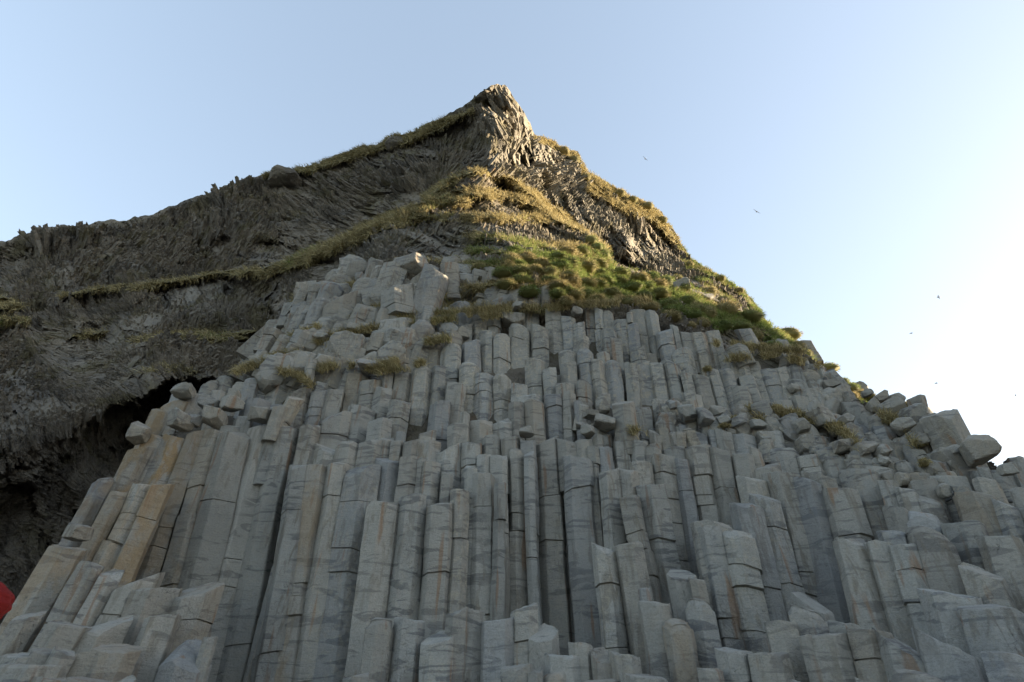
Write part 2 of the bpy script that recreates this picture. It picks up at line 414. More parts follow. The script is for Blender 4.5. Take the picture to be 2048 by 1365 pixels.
def build_cliff():
    uu = np.r_[np.linspace(-700, -30, 90)[:-1], np.arange(-30, 2080, 2.4), np.linspace(2080, 4400, 170)[1:]]
    R = 470
    S = np.linspace(0, 1, R) ** 1.25
    sil = np.array(SIL, float)
    vs = np.interp(uu, sil[:, 0], sil[:, 1])
    rag = fbm(np.stack([uu / 16, uu * 0, uu * 0], -1), 4, 5) * 6 + fbm(np.stack([uu / 60, uu * 0 + 3, uu * 0], -1), 2, 8) * 3
    vs = vs + rag
    U = np.repeat(uu[None], R, 0); Vv = vs[None] + S[:, None] * (1560 - vs[None])
    t0 = tfield(U, Vv)
    P0 = at_t(U, Vv, t0)
    x = P0[..., 0]; z = P0[..., 2]
    gm = grass_mask(U, Vv, P0)
    # soft patches of turf caught on the broken face
    patch = fbm(np.stack([x * .22, z * .5, x * 0], -1), 5, 33)
    left = smooth(620, 520, U) * smooth(590, 640, Vv) * smooth(800, 720, Vv)
    gm = np.maximum(gm, left * smooth(.20, .42, patch) * .6)
    rgt = smooth(1020, 1120, U) * smooth(30, 0, np.abs(Vv - vs[None]) - 25) * smooth(-.1, .2, patch)
    gm = np.maximum(gm, rgt * .8)
    gm = gm * (1 - smooth(-30, -60, poly_sd(U, Vv, FORM)))
    # jointed rock: long facets that curl over the face
    xi = U * t0 / F; zi = -Vv * t0 / F
    w1 = fbm(np.stack([x * .05, z * .05, x * 0], -1), 3, 11) * 7
    w2 = fbm(np.stack([x * .055, z * .055, x * 0 + 7], -1), 3, 21) * 7
    ang = .35
    c = (xi * np.cos(ang) + zi * np.sin(ang)) + w1; l = (-xi * np.sin(ang) + zi * np.cos(ang)) + w2
    sc = np.clip(t0 / 30, .5, 1.2)
    big0 = fbm(np.stack([xi * .5, zi * .5, x * 0], -1), 3, 44)
    f1, e1 = facets(c * 2.2, l * 1.15, 100)
    f2, e2 = facets(c * 5.0, l * 2.6, 200)
    f3, e3 = facets(c * .62 + 7 + big0 * .6, l * .45, 300)
    f4, e4 = facets(xi * 2.9 + big0 * 2, zi * 2.6, 400)
    big = fbm(np.stack([x * .12, z * .12, P0[..., 1] * .12], -1), 4, 41)
    rel = f1 * .22 + f2 * .10 + f3 * 1.2 + f4 * .55 + big * 2.2 + big0 * 1.2
    rel += smooth(.10, 0, e3) * .15
    led = fbm(np.stack([xi * .22 - zi * .10, zi * .42, x * 0], -1), 5, 77)
    rel += smooth(.02, .22, led) * .9
    g = smooth(.25, .8, gm)
    mound = np.abs(fbm(np.stack([x * .9, z * 1.3, P0[..., 1] * .9], -1), 3, 55))
    rel = rel * (1 - .8 * g) + g * (-.25 - 1.3 * (1 - mound * 2.4) + .4 * big)
    edge_fade = smooth(0, 30, Vv - vs[None])
    inform = smooth(-4, 10, poly_sd(U, Vv, FORM) + 0)
    amp = sc * (.35 + .65 * edge_fade) * (.12 + .88 * inform)
    t = t0 + rel * amp * .8
    P = at_t(U, Vv, t)
    # the back of the hill: rolls over the skyline and falls away behind
    back = []
    top = P[0]
    for k, (dy, dz) in enumerate([(1.2, .05), (3.5, -.4), (8, -2.5), (16, -8), (30, -20), (45, -45)]):
        b = top.copy(); b[:, 1] += dy; b[:, 0] *= 1 + dy * .004
        b[:, 2] = np.maximum(b[:, 2] + dz + fbm(np.stack([uu / 30, uu * 0 + k, uu * 0], -1), 3, 15) * .25 * dy ** .5, -1)
        back.append(b)
    G = np.concatenate([np.array(back[::-1]), P], 0)
    rows = G.shape[0]; cols = G.shape[1]
    gmask = np.concatenate([np.full((6, cols), .8), gm], 0)
    pale_a = [poly_sd(U, Vv, [(640, 520), (740, 455), (860, 445), (950, 470), (960, 520), (780, 525), (640, 590)]),
              poly_sd(U, Vv, [(1000, 470), (1200, 480), (1180, 520), (1000, 500)]), poly_sd(U, Vv, [(350, 580), (430, 560), (520, 600), (400, 660)])]
    pale = np.maximum.reduce([smooth(20, -15, d) for d in pale_a]) * .8
    pale = np.maximum(pale, .35 * smooth(.1, .5, fbm(np.stack([x * .2, z * .2, x * 0], -1), 4, 66)))
    sun_face = poly_sd(U, Vv, [(985, 172), (1040, 215), (1068, 270), (1120, 300), (1300, 480), (1400, 600), (1210, 480), (1090, 400), (985, 330)])
    pale = np.maximum(pale, .9 * smooth(25, -15, sun_face))  # ochre rock face, painted paler still to strengthen the sunlight
    painted_shade = smooth(870, 1060, Vv + .35 * U * 0 - (300 - U) * -.25) * smooth(520, 380, U)  # cave shade put into the rock colour
    painted_shade = np.maximum(painted_shade * .55, .2 * smooth(900, 1200, Vv))
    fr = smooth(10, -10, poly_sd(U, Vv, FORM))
    pale = pale * (1 - fr); painted_shade = np.maximum(painted_shade * (1 - fr), fr * .5)  # core behind the columns painted dark as shade in the gaps
    mask = np.stack([gmask, np.concatenate([np.zeros((6, cols)), pale]), np.concatenate([np.zeros((6, cols)), painted_shade])], -1)
    idx = np.arange(rows * cols).reshape(rows, cols)
    Fq = np.stack([idx[:-1, :-1], idx[1:, :-1], idx[1:, 1:], idx[:-1, 1:]], -1).reshape(-1, 4)
    # the broken ends of thin tilted columns standing out of the face
    rng = np.random.default_rng(8)
    sdf = poly_sd(U, Vv, FORM)
    cell = np.gradient(Vv, axis=0) * np.gradient(U, axis=1)
    w = np.abs(cell) * (sdf > -12) * (U > -80) * (U < 2120) * (gm < .5) * (1 - .5 * gm)
    w = w * (.04 + .96 * smooth(7, 20, Vv - vs[None])); w[0] = 0; w[-1] = 0
    dens = fbm(np.stack([U / 70, Vv / 45, U * 0], -1), 4, 301)
    w = w * (Vv - vs[None] > 9) * (1 - .55 * smooth(20, -20, sun_face))
    w = w * (.06 + smooth(-.12, .12, dens)) * smooth(3, 12, np.abs(poly_sd(U, Vv, CAVE)))
    n = 95000
    pk = np.searchsorted(np.cumsum(w.ravel() / w.sum()), rng.uniform(0, 1, n)); pk = np.minimum(pk, w.size - 1)
    o = P.reshape(-1, 3)[pk]; uu_, vv_ = U.ravel()[pk], Vv.ravel()[pk]; tt_ = t.ravel()[pk]
    nd = -ray(uu_, vv_); nd /= np.linalg.norm(nd, axis=1, keepdims=True)
    lowf = fbm(np.stack([uu_ / 170, vv_ / 170, uu_ * 0], -1), 2, 19)
    phi = -.3 + 2.2 * lowf + .5 * smooth(1000, 1100, uu_) + rng.normal(0, .09, n)
    ax = np.cos(phi)[:, None] * UP + np.sin(phi)[:, None] * np.array([1., 0, 0])
    ax = ax + nd * (rng.normal(.05, .13, n))[:, None]; ax /= np.linalg.norm(ax, axis=1, keepdims=True)
    b1 = np.cross(ax, nd); b1 /= np.linalg.norm(b1, axis=1, keepdims=True); b2 = np.cross(ax, b1)
    ro = rng.uniform(0, 3.14, n)[:, None]
    c1 = b1 * np.cos(ro) + b2 * np.sin(ro); c2 = -b1 * np.sin(ro) + b2 * np.cos(ro)
    sz = np.clip(tt_ / 34, .45, 1.15) * (.75 + .6 * smooth(-.2, .3, fbm(np.stack([uu_ / 90, vv_ / 60, uu_ * 0], -1), 2, 305))) * np.minimum(rng.lognormal(0, .35, n), 1.6 - .5 * (rng.uniform(0, 1, n) < .5))
    ha = (.052 * sz * rng.uniform(.7, 1.4, n))[:, None]; hb = (.052 * sz * rng.uniform(.7, 1.4, n))[:, None]; ln_ = (.21 * sz * rng.uniform(.5, 1.8, n))[:, None]
    o = o + nd * (rng.uniform(-.08, .025, n) * sz)[:, None]
    crn = []
    for e in (-1, 1):
        for (i1, i2) in ((-1, -1), (1, -1), (1, 1), (-1, 1)):
            crn.append(o + ax * ln_ * (e + rng.uniform(-.25, .25, (n, 1))) + c1 * ha * i1 * rng.uniform(.7, 1.1, (n, 1)) + c2 * hb * i2 * rng.uniform(.7, 1.1, (n, 1)))
    SV = np.stack(crn, 1).reshape(-1, 3); base = (np.arange(n) * 8)[:, None] + len(G.reshape(-1, 3))
    SQ = np.concatenate([base + np.array([q]) for q in ([0, 3, 2, 1], [4, 5, 6, 7], [0, 1, 5, 4], [1, 2, 6, 5], [2, 3, 7, 6], [3, 0, 4, 7])])
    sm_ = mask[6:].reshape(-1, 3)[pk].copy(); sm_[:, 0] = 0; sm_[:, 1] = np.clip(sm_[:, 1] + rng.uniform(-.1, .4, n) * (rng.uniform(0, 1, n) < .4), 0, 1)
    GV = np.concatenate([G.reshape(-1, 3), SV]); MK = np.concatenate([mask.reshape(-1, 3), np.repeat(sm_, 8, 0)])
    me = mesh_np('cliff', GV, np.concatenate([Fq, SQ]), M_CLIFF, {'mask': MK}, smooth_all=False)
    put('cliff', me, label='dark jagged basalt cliff rising to a pointed peak behind the columns', kind='structure')
    return U, Vv, P, gm
CU, CV, CP, CG = build_cliff()

# ------------------------------------------------------------------ grass: blades combed downhill
TAN = np.array([[.50, .42, .215], [.62, .53, .30], [.38, .32, .16], [.29, .235, .11]])
GREEN = np.array([[.20, .28, .07], [.27, .34, .10], [.15, .21, .055], [.34, .37, .14]])
def blades(rng, root, nrm, length, width, hue, droop, wind, segs=3):
    """root (n,3); returns verts, quads, colours"""
    n = len(root)
    d = nrm * .75 + rng.normal(0, .32, (n, 3)) + np.array([0, 0, .35])
    d /= np.linalg.norm(d, axis=1, keepdims=True)
    side = np.cross(d, rng.normal(0, 1, (n, 3))); side /= np.linalg.norm(side, axis=1, keepdims=True) + 1e-9
    pts = [root]; cur = root.copy(); dd = d.copy()
    for s in range(segs):
        dd = dd + (np.array([0, 0, -1]) * droop[:, None] + wind) * (.55 + .3 * s)
        dd /= np.linalg.norm(dd, axis=1, keepdims=True)
        cur = cur + dd * (length / segs)[:, None]
        pts.append(cur)
    V = []
    for s, p in enumerate(pts):
        w = width * (1 - (s / segs) ** 1.6 * .85)
        V += [p - side * w[:, None], p + side * w[:, None]]
    V = np.stack(V, 1).reshape(-1, 3)
    k = (segs + 1) * 2
    base = np.arange(n)[:, None] * k
    Q = np.concatenate([base + np.array([[2 * s, 2 * s + 1, 2 * s + 3, 2 * s + 2]]) for s in range(segs)], 0)
    return V, Q, np.repeat(hue, k, 0)
def hues(rng, pos, greenness):
    n = len(pos)
    g = greenness + fbm(pos * .5, 3, 71) * .5 + rng.normal(0, .12, n)
    t = TAN[rng.integers(0, 4, n)]; gr = GREEN[rng.integers(0, 4, n)]
    w = smooth(.35, .65, g)[:, None]
    return (t * (1 - w) + gr * w) * rng.uniform(.75, 1.2, (n, 1))
LEDGE = [[(470, 748), (540, 722), (600, 705), (650, 688)], [(600, 700), (680, 672), (770, 655)], [(640, 742), (700, 725), (762, 748)], [(690, 735), (765, 735), (800, 725)], [(760, 745), (830, 735), (862, 722)],
    [(825, 665), (872, 650)], [(700, 640), (790, 612)], [(790, 640), (860, 632), (980, 622), (1080, 620), (1180, 612), (1300, 603)], [(800, 652), (900, 640), (1000, 634)], [(1430, 690), (1520, 700), (1610, 705)], [(1540, 822), (1640, 845)],
    [(1470, 805), (1530, 840)], [(1650, 850), (1690, 870), (1720, 900)], [(560, 745), (600, 755), (625, 775)], [(1760, 830), (1800, 850), (1830, 890)], [(1240, 862), (1290, 870)], [(560, 690), (640, 655)], [(830, 690), (900, 680)], [(1450, 720), (1560, 715), (1640, 735)]]
def build_grass():
    rng = np.random.default_rng(3)
    # normals of the cliff surface
    du = np.zeros_like(CP); dv = np.zeros_like(CP)
    du[:, 1:-1] = CP[:, 2:] - CP[:, :-2]; dv[1:-1] = CP[2:] - CP[:-2]
    nr = np.cross(dv, du); nr /= np.linalg.norm(nr, axis=-1, keepdims=True) + 1e-9
    view = CP - CAM; sgn = np.sign(-(nr * view).sum(-1, keepdims=True)); nr = nr * sgn
    cand = np.argwhere((CG > .45) & (CU > -40) & (CU < 2090))
    cand = cand[(cand[:, 0] > 0) & (cand[:, 0] < CG.shape[0] - 1)]
    w = CG[cand[:, 0], cand[:, 1]] ** 1.5
    w = w * np.where(CU[cand[:, 0], cand[:, 1]] < 520, .55, 1)
    w = w * (.12 + smooth(-.35, .15, fbm(CP[cand[:, 0], cand[:, 1]] * np.array([.8, .8, 1.6]), 3, 88)))
    n = 120000
    pick = cand[rng.choice(len(cand), n, p=w / w.sum())]
    root = CP[pick[:, 0], pick[:, 1]] + rng.normal(0, .05, (n, 3)); nn = nr[pick[:, 0], pick[:, 1]]
    u = CU[pick[:, 0], pick[:, 1]]; v = CV[pick[:, 0], pick[:, 1]]
    t = np.linalg.norm(root - CAM, axis=1)
    green = .12 + .55 * smooth(1000, 1250, u) * smooth(480, 520, v) + .45 * smooth(60, 20, np.hypot((u - 1020) / 2.2, v - 505)) + .25 * smooth(80, 20, np.hypot(u - 600, v - 520))
    L = rng.uniform(.13, .36, n) * np.clip(t / 24, .7, 1.2)
    W = np.full(n, .010) * np.clip(t / 20, .8, 1.7)
    wind = np.stack([-.25 + .25 * fbm(root * .2, 2, 5), np.full(n, -.12), np.zeros(n)], -1)
    # turf wedged between the stumps and along the brow above the columns
    rts = []
    for Ln in LEDGE:
        Ln = np.array(Ln, float); seg = np.hypot(*np.diff(Ln[:, :2], axis=0).T); cum = np.r_[0, seg.cumsum()]
        m = int(cum[-1] * 12); q = rng.uniform(0, cum[-1], m)
        lu = np.interp(q, cum, Ln[:, 0]); lv = np.interp(q, cum, Ln[:, 1]) + rng.normal(0, 3.2, m); lu = lu + rng.normal(0, 3, m)
        keep = fbm(np.stack([lu / 28, lv / 28, lu * 0], -1), 2, 4) > -.25
        lu, lv = lu[keep], lv[keep]
        rts.append(at_y(lu, lv, ysurf(lu, lv) - .05 + rng.normal(0, .06, len(lu))))
    lr = np.concatenate(rts); ln = np.tile(np.array([[-.1, -.6, .75]]), (len(lr), 1))
    root = np.concatenate([root, lr]); nn = np.concatenate([nn, ln]); green = np.r_[green, np.full(len(lr), .1)]
    L = np.r_[L, rng.uniform(.14, .34, len(lr))]; W = np.r_[W, np.full(len(lr), .009)]
    n = len(root); wind = np.stack([-.25 + .25 * fbm(root * .2, 2, 5), np.full(n, -.12), np.zeros(n)], -1)
    V, Q, H = blades(rng, root, nn, L, W, hues(rng, root, green), rng.uniform(.35, .9, n), wind)
    me = mesh_np('grass', V, Q, M_GRASS, {'hue': H})
    put('grass', me, kind='stuff', label='long tan and green grass combed downhill over the cliff ledges')
build_grass()

def icosphere(sub):
    import bmesh
    bm = bmesh.new(); bmesh.ops.create_icosphere(bm, subdivisions=sub, radius=1)
    bm.verts.ensure_lookup_table()
    V = np.array([v.co[:] for v in bm.verts]); Fc = np.array([[v.index for v in f.verts] for f in bm.faces]); bm.free()
    return V, Fc
ICO = {k: icosphere(k) for k in (3, 4, 5)}

def merge_tq(V1, T, V2, Q):
    """triangles and quads in one quad array is not possible: turn quads to triangles"""
    Q = np.concatenate([Q[:, [0, 1, 2]], Q[:, [0, 2, 3]]], 0)
    return np.concatenate([V1, V2]), np.concatenate([T, Q + len(V1)])

ORD = ['', 'first', 'second', 'third', 'fourth', 'fifth', 'sixth', 'seventh', 'eighth', 'ninth', 'tenth', 'eleventh', 'twelfth', 'thirteenth', 'fourteenth',
       'fifteenth', 'sixteenth', 'seventeenth', 'eighteenth', 'nineteenth', 'twentieth']
def ordinal(k):
    if k <= 20: return ORD[k]
    tens = {2: 'twenty', 3: 'thirty', 4: 'forty', 5: 'fifty', 6: 'sixty', 7: 'seventy'}
    t, r = divmod(k, 10)
    return tens[t] + '-' + ORD[r] if r else tens[t][:-1] + 'ieth'

# ------------------------------------------------------------------ tussocks: (u, v, half width, half height, green 0..1, what)
TUSS = [(1303, 552, 15, 11, .8), (1332, 561, 16, 13, .7), (1354, 556, 12, 9, .3), (1372, 574, 13, 9, .6), (1416, 584, 18, 10, .3), (1448, 600, 16, 11, .4), (1452, 616, 24, 13, .2), (1412, 623, 20, 14, .35),
        (1502, 631, 26, 12, .55), (1510, 668, 14, 12, .25), (1573, 668, 30, 12, .45), (1382, 650, 10, 6, .1), (1360, 620, 20, 9, .8), (1338, 608, 20, 10, .6), (1270, 572, 17, 9, .7), (1240, 560, 16, 8, .6),
        (1290, 590, 18, 9, .6), (1322, 585, 18, 9, .5), (1375, 600, 16, 9, .8), (1404, 645, 14, 9, .2), (1340, 632, 20, 9, .2), (1300, 612, 18, 9, .1), (1222, 585, 18, 8, .5), (1200, 545, 15, 8, .6),
        (1175, 565, 18, 8, .5), (1140, 550, 16, 8, .4), (1150, 590, 18, 8, .3), (1590, 691, 18, 8, .3), (1612, 706, 12, 8, .6), (1480, 651, 18, 9, .7), (1452, 648, 14, 9, .8), (1545, 690, 16, 8, .7),
        (1195, 492, 12, 9, .7), (1210, 505, 10, 11, .6), (1183, 478, 12, 9, .5), (1165, 500, 15, 8, .5), (1686, 764, 14, 10, .5), (1704, 775, 15, 10, .5), (1722, 789, 15, 10, .35), (1700, 792, 16, 8, .1),
        (1740, 790, 10, 6, .3), (1150, 318, 12, 10, .2), (1128, 300, 12, 8, .1), (1172, 352, 10, 8, .2), (1240, 385, 12, 7, .2), (1295, 410, 12, 8, .2), (1325, 438, 10, 7, .3), (1265, 398, 11, 7, .3),
        (1380, 527, 8, 6, .3), (1440, 556, 12, 6, .3), (1478, 580, 10, 6, .2), (1005, 545, 18, 8, .5), (960, 535, 16, 8, .4), (1070, 540, 16, 8, .4), (1100, 560, 17, 8, .6), (1030, 500, 15, 8, .8), (1415, 738, 8, 4, .1),
        (1552, 815, 9, 4, .05), (1470, 838, 12, 5, .05), (1449, 852, 10, 3, .05), (1780, 838, 13, 11, .1), (1842, 885, 9, 8, .1), (1850, 925, 10, 8, .05), (1870, 862, 9, 5, .05), (1812, 808, 10, 5, .05), (1765, 791, 8, 4, .1), (1680, 849, 7, 5, .05)]
def tussock_mesh(seed, rx, rz, green, blades_n, mush=False):
    rng = np.random.default_rng(seed)
    V, T = ICO[3]
    V = V.copy()
    nz = fbm(V * 1.4 + seed * 3.1, 3, seed) * .28
    V = V * (1 + nz)[:, None]
    if mush:
        low = V[:, 2] < -.15
        V[low, 0] *= .45; V[low, 1] *= .45; V[low, 2] *= 1.3
    B = V * np.array([rx, rx * .8, rz]) * .86
    pick = rng.integers(0, len(V), blades_n)
    pick = pick[V[pick, 2] > -.45]
    nn = V[pick] / np.linalg.norm(V[pick], axis=1, keepdims=True)
    n = len(pick)
    L = rng.uniform(.35, .8, n) * min(rx, .6) * .5 + .04
    hb = hues(rng, np.full((n, 3), seed * 7.7) + B[pick], np.full(n, green))
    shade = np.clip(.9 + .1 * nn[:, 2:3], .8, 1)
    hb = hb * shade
    v2, q, h2 = blades(rng, B[pick], nn, L, np.full(n, .007 + .006 * rx), hb, rng.uniform(.35, .8, n), np.zeros((n, 3)) + np.array([-.08, -.05, 0]))
    hue0 = (TAN[2] * (1 - green) + GREEN[2] * green) * .8
    VV, TT = merge_tq(B, T, v2, q)
    return mesh_np('tussock', VV, TT, M_GRASS, {'hue': np.concatenate([np.tile(hue0, (len(B), 1)), h2])})
_r = np.random.default_rng(12)
_zone = [(1010, 520), (1150, 500), (1215, 530), (1300, 560), (1430, 625), (1400, 645), (1310, 612), (1100, 600), (1000, 580)]
_n = 0
while _n < 34:
    _u = _r.uniform(1000, 1430); _v = _r.uniform(500, 645)
    if poly_sd(np.array([_u]), np.array([_v]), _zone)[0] < 0 and all(math.hypot(_u - t[0], (_v - t[1]) * 1.7) > 19 for t in TUSS):
        TUSS.append((_u, _v, _r.uniform(13, 22), _r.uniform(7, 11), float(np.clip(_r.normal(.45, .3), .05, .9)))); _n += 1
tus = sorted([(*t, False) for t in TUSS] + [(1661, 735, 19, 15, .45, True)], key=lambda t: t[0])
def tzone(u, v):
    if v < 480 and u > 1100: return 'along the right skyline of the peak'
    if u < 1130: return 'on the grassy shoulder left of centre'
    if v > 720: return 'among the rocks of the right ridge'
    if v < 530: return 'at the end of the sunlit spur'
    return 'on the green slope above the columns'
zc = {}
for i, (u, v, rx, ry, gr, mush) in enumerate(tus):
    inside_core = poly_sd(np.array([float(u)]), np.array([float(v)]), FORM)[0] < -5
    if inside_core: t = float(ysurf(u, v) / ray(u, v)[1]) - .1
    else: t = float(tfield(np.array([u * 1.]), np.array([v + 4.]))[0]) - (1.35 if u > 1100 else .9)
    p = at_t(u, v + ry * .3, t)
    sx = rx / F * t; sz = ry / F * t
    me = tussock_mesh(100 + i, sx * 1.05, sz * 1.1, gr, 800 if rx > 12 else 350, mush)
    z = tzone(u, v); zc[z] = zc.get(z, 0) + 1
    colw = 'bright green' if gr > .55 else ('green and tan' if gr > .25 else 'straw coloured')
    lab = f'{colw} grass mound, {ordinal(zc[z])} from the left {z}'
    if mush: lab = 'mushroom shaped grass tussock standing out against the sky on the ridge'
    put('grass_tussock', me, p, label=lab, category='grass tussock', group='grass tussocks on the slope and ridges')

# ------------------------------------------------------------------ basalt columns
def column_mesh(seed, w, length, style, tint, detail=1.0):
    """local frame: z along the axis, top at 0, -y towards the viewer"""
    rng = np.random.default_rng(seed)
    n = int(rng.choice([5, 6, 6, 6, 7])); r = w / 2 * 1.06
    a = (np.arange(n) + rng.uniform(-.22, .22, n)) * 2 * math.pi / n + rng.uniform(0, 6.28)
    rad = r * (1 + rng.uniform(-.09, .09, n))
    c = np.stack([np.cos(a) * rad, np.sin(a) * rad * rng.uniform(.9, 1.1)], -1)
    ch = rng.uniform(.02, .05) if style != 'worn' else .10
    fr = [ch, .34, .66, 1 - ch] if detail >= 1 else [ch, 1 - ch]
    pts = np.concatenate([[c[i] * (1 - f) + c[(i + 1) % n] * f for f in fr] for i in range(n)])
    pts[:, 0] *= w / (pts[:, 0].max() - pts[:, 0].min()) * 1.09
    K = len(pts)
    # cap: lowest of some planes
    pl = []
    dirf = rng.uniform(-2.5, -.6)                       # faces the viewer
    sl = abs(rng.normal(0, .2)) + .12 if style != 'slant' else rng.uniform(.5, .95)
    pl.append((math.cos(dirf) * sl, math.sin(dirf) * sl * -1 * -1, 0.0))
    for _ in range(int(rng.integers(0, 2)) + (1 if style == 'chip' else 0)):
        ph = rng.uniform(-2.3, -.85) if rng.uniform() < .7 else rng.uniform(-3.0, -.15); s = rng.uniform(.5, 1.7); d = r * rng.uniform(.35, .85)
        pl.append((math.cos(ph) * s, math.sin(ph) * s, d * s))
    def cap(xy):
        zz = np.stack([q[2] - (xy[:, 0] * q[0] + xy[:, 1] * q[1]) for q in pl]).min(0)
        if style == 'worn': zz = zz - .28 * w * ((xy ** 2).sum(1) / r ** 2) ** 2
        return zz
    ztop = cap(pts); off = ztop.max(); ztop = ztop - off
    nz = vnoise(np.c_[pts * 7, np.full(K, seed * 1.3)], seed) * .035 + vnoise(np.c_[pts * 16, np.full(K, seed * 2.3)], seed) * .018
    ztop = ztop + nz
    zmin = max(ztop.min() - .12, -length * .9)
    # rings
    step = .16 / detail
    zs = list(np.arange(-length, zmin - .02, step)) + [zmin]
    ncr = rng.poisson(max(length - .3, 0) * (.62 if style != 'worn' else .6))
    cr = sorted(rng.uniform(-length * .95, zmin - .15, ncr)) if -length * .95 < zmin - .15 else []
    cr = [z for k, z in enumerate(cr) if k == 0 or z - cr[k - 1] > .22]
    shell = []                                            # (z, inset, tilt, segment)
    zs = [z for z in zs if all(abs(z - q) > .05 for q in cr)]
    tl = {q: (rng.normal(0, .10), rng.normal(0, .10)) for q in cr}
    gap = {q: rng.uniform(.003, .009) for q in cr}
    for z in zs: shell.append((z, 0, None))
    for q in cr:
        shell += [(q - gap[q] - .006, 0, q), (q - gap[q], .035, q), (q + gap[q], .035, q), (q + gap[q] + .006, 0, q)]
    shell.sort(key=lambda s: s[0])
    ph1 = rng.uniform(0, 6.28, 8); sa = rng.uniform(.5, 1.0) * .012
    seg_off = {}
    rings = []
    for z, ins, q in shell:
        seg = sum(1 for k in cr if z > k)
        if seg not in seg_off: seg_off[seg] = rng.normal(0, .014, 2) if seg else np.zeros(2)
        lat = np.array([math.sin(z * 1.7 + ph1[0]) * sa * 1.5, math.sin(z * 1.3 + ph1[1]) * sa * 1.5]) + seg_off[seg]
        xy = pts * (1 - ins / max(w * .5, .1)) * (1 + .013 * math.sin(z * 1.1 + ph1[2])) + lat
        zz = np.full(K, z)
        if q is not None: zz = zz + pts[:, 0] * tl[q][0] + pts[:, 1] * tl[q][1]
        lump = vnoise(np.c_[xy * 3.2, np.full(K, z * 1.6) + seed * 3.7], 7) * .019 + vnoise(np.c_[xy * 9, np.full(K, z * 4) + seed], 8) * .010
        nrm = pts / (np.linalg.norm(pts, axis=1, keepdims=True))
        xy = xy + nrm * lump[:, None]
        rings.append(np.c_[xy, zz])
    base = rings[-1][:, :2]
    for f in (.35, .7, .93):
        z = zmin + (ztop - zmin) * f
        rings.append(np.c_[base, z])
    bev = .009 if style != 'worn' else .05
    rings.append(np.c_[base * (1 - bev * .4 / r), ztop - bev * .35])
    for s in (1 - bev * 1.3 / r, .78, .5, .22):
        xy = base * s
        z = cap(xy) - off + (vnoise(np.c_[xy * 6, np.full(K, seed * 1.7)], 3) * .022 * (1 if s < .95 else 0))
        if s > .9: z = np.minimum(z, ztop + .05)
        rings.append(np.c_[xy, z])
    V = np.concatenate(rings); nr = len(rings)
    ctr = np.array([[0, 0, cap(np.zeros((1, 2)))[0] - off]])
    V = np.concatenate([V, ctr])
    i = np.arange(K); j = (i + 1) % K
    Fq = np.concatenate([np.stack([k * K + i, k * K + j, (k + 1) * K + j, (k + 1) * K + i], -1) for k in range(nr - 1)])
    top = np.stack([(nr - 1) * K + i[::2], (nr - 1) * K + j[::2], (nr - 1) * K + (j[::2] + 1) % K, np.full(len(i[::2]), nr * K)], -1)
    bot = np.stack([j[::2], i[::2], np.full(len(i[::2]), nr * K + 1), (j[::2] + 1) % K], -1)
    V = np.concatenate([V, [[0, 0, -length]]])
    Fq = np.concatenate([Fq, top, bot])
    return V, Fq, np.tile(tint, (len(V), 1))
def place(V, top, axis):
    z = axis / np.linalg.norm(axis)
    y = np.array([0, 1., 0]); y = y - (y @ z) * z; y /= np.linalg.norm(y)
    x = np.cross(y, z)
    return V @ np.stack([x, y, z])
# ------------------------------------------------------------------ boulders
def boulder_mesh(seed, sx, sy, sz, sub=4, sharp=9, tint=(.5, 0, .5), noise=.05, big=1.32):
    rng = np.random.default_rng(seed)
    V, T = ICO[sub]
    k = sharp
    dirs = rng.normal(0, 1, (k, 3)); dirs /= np.linalg.norm(dirs, axis=1, keepdims=True)
    ax = np.array([[1, 0, 0], [-1, 0, 0], [0, 1, 0], [0, -1, 0], [0, 0, 1], [0, 0, -1.]]) + rng.normal(0, .16, (6, 3))
    ax /= np.linalg.norm(ax, axis=1, keepdims=True)
    dirs = np.concatenate([ax, dirs]); dist = np.concatenate([rng.uniform(.72, .85, 6), rng.uniform(.78, 1.02, k)])
    dot = V @ dirs.T
    r = dist[None] / np.maximum(dot, 1e-3)
    p = 70.
    rr = ((np.maximum(r, 1e-3) ** -p) * (dot > 1e-3)).sum(1) ** (-1 / p)
    rr = np.minimum(rr, 1.35)
    W = V * rr[:, None]
    W = W * (1 + fbm(W * 2.2 + seed, 4, seed) * noise * .6 + fbm(W * 7 + seed, 3, seed + 9) * noise * .35)[:, None]
    W = W * np.array([sx, sy, sz]) * big
    return mesh_np('boulder', W, T, M_BAS, {'tint': np.tile(tint, (len(W), 1))}, sharp=14)
BO = []
def tile(ox, oy, s, rows, out, kind):
    for r in rows:
        xl, xr, yt = r[:3]; yb = r[3] if len(r) > 3 else None
        out.append((ox + xl / s, ox + xr / s, oy + yt / s, None if yb is None else oy + yb / s, kind))
S1 = 3.413
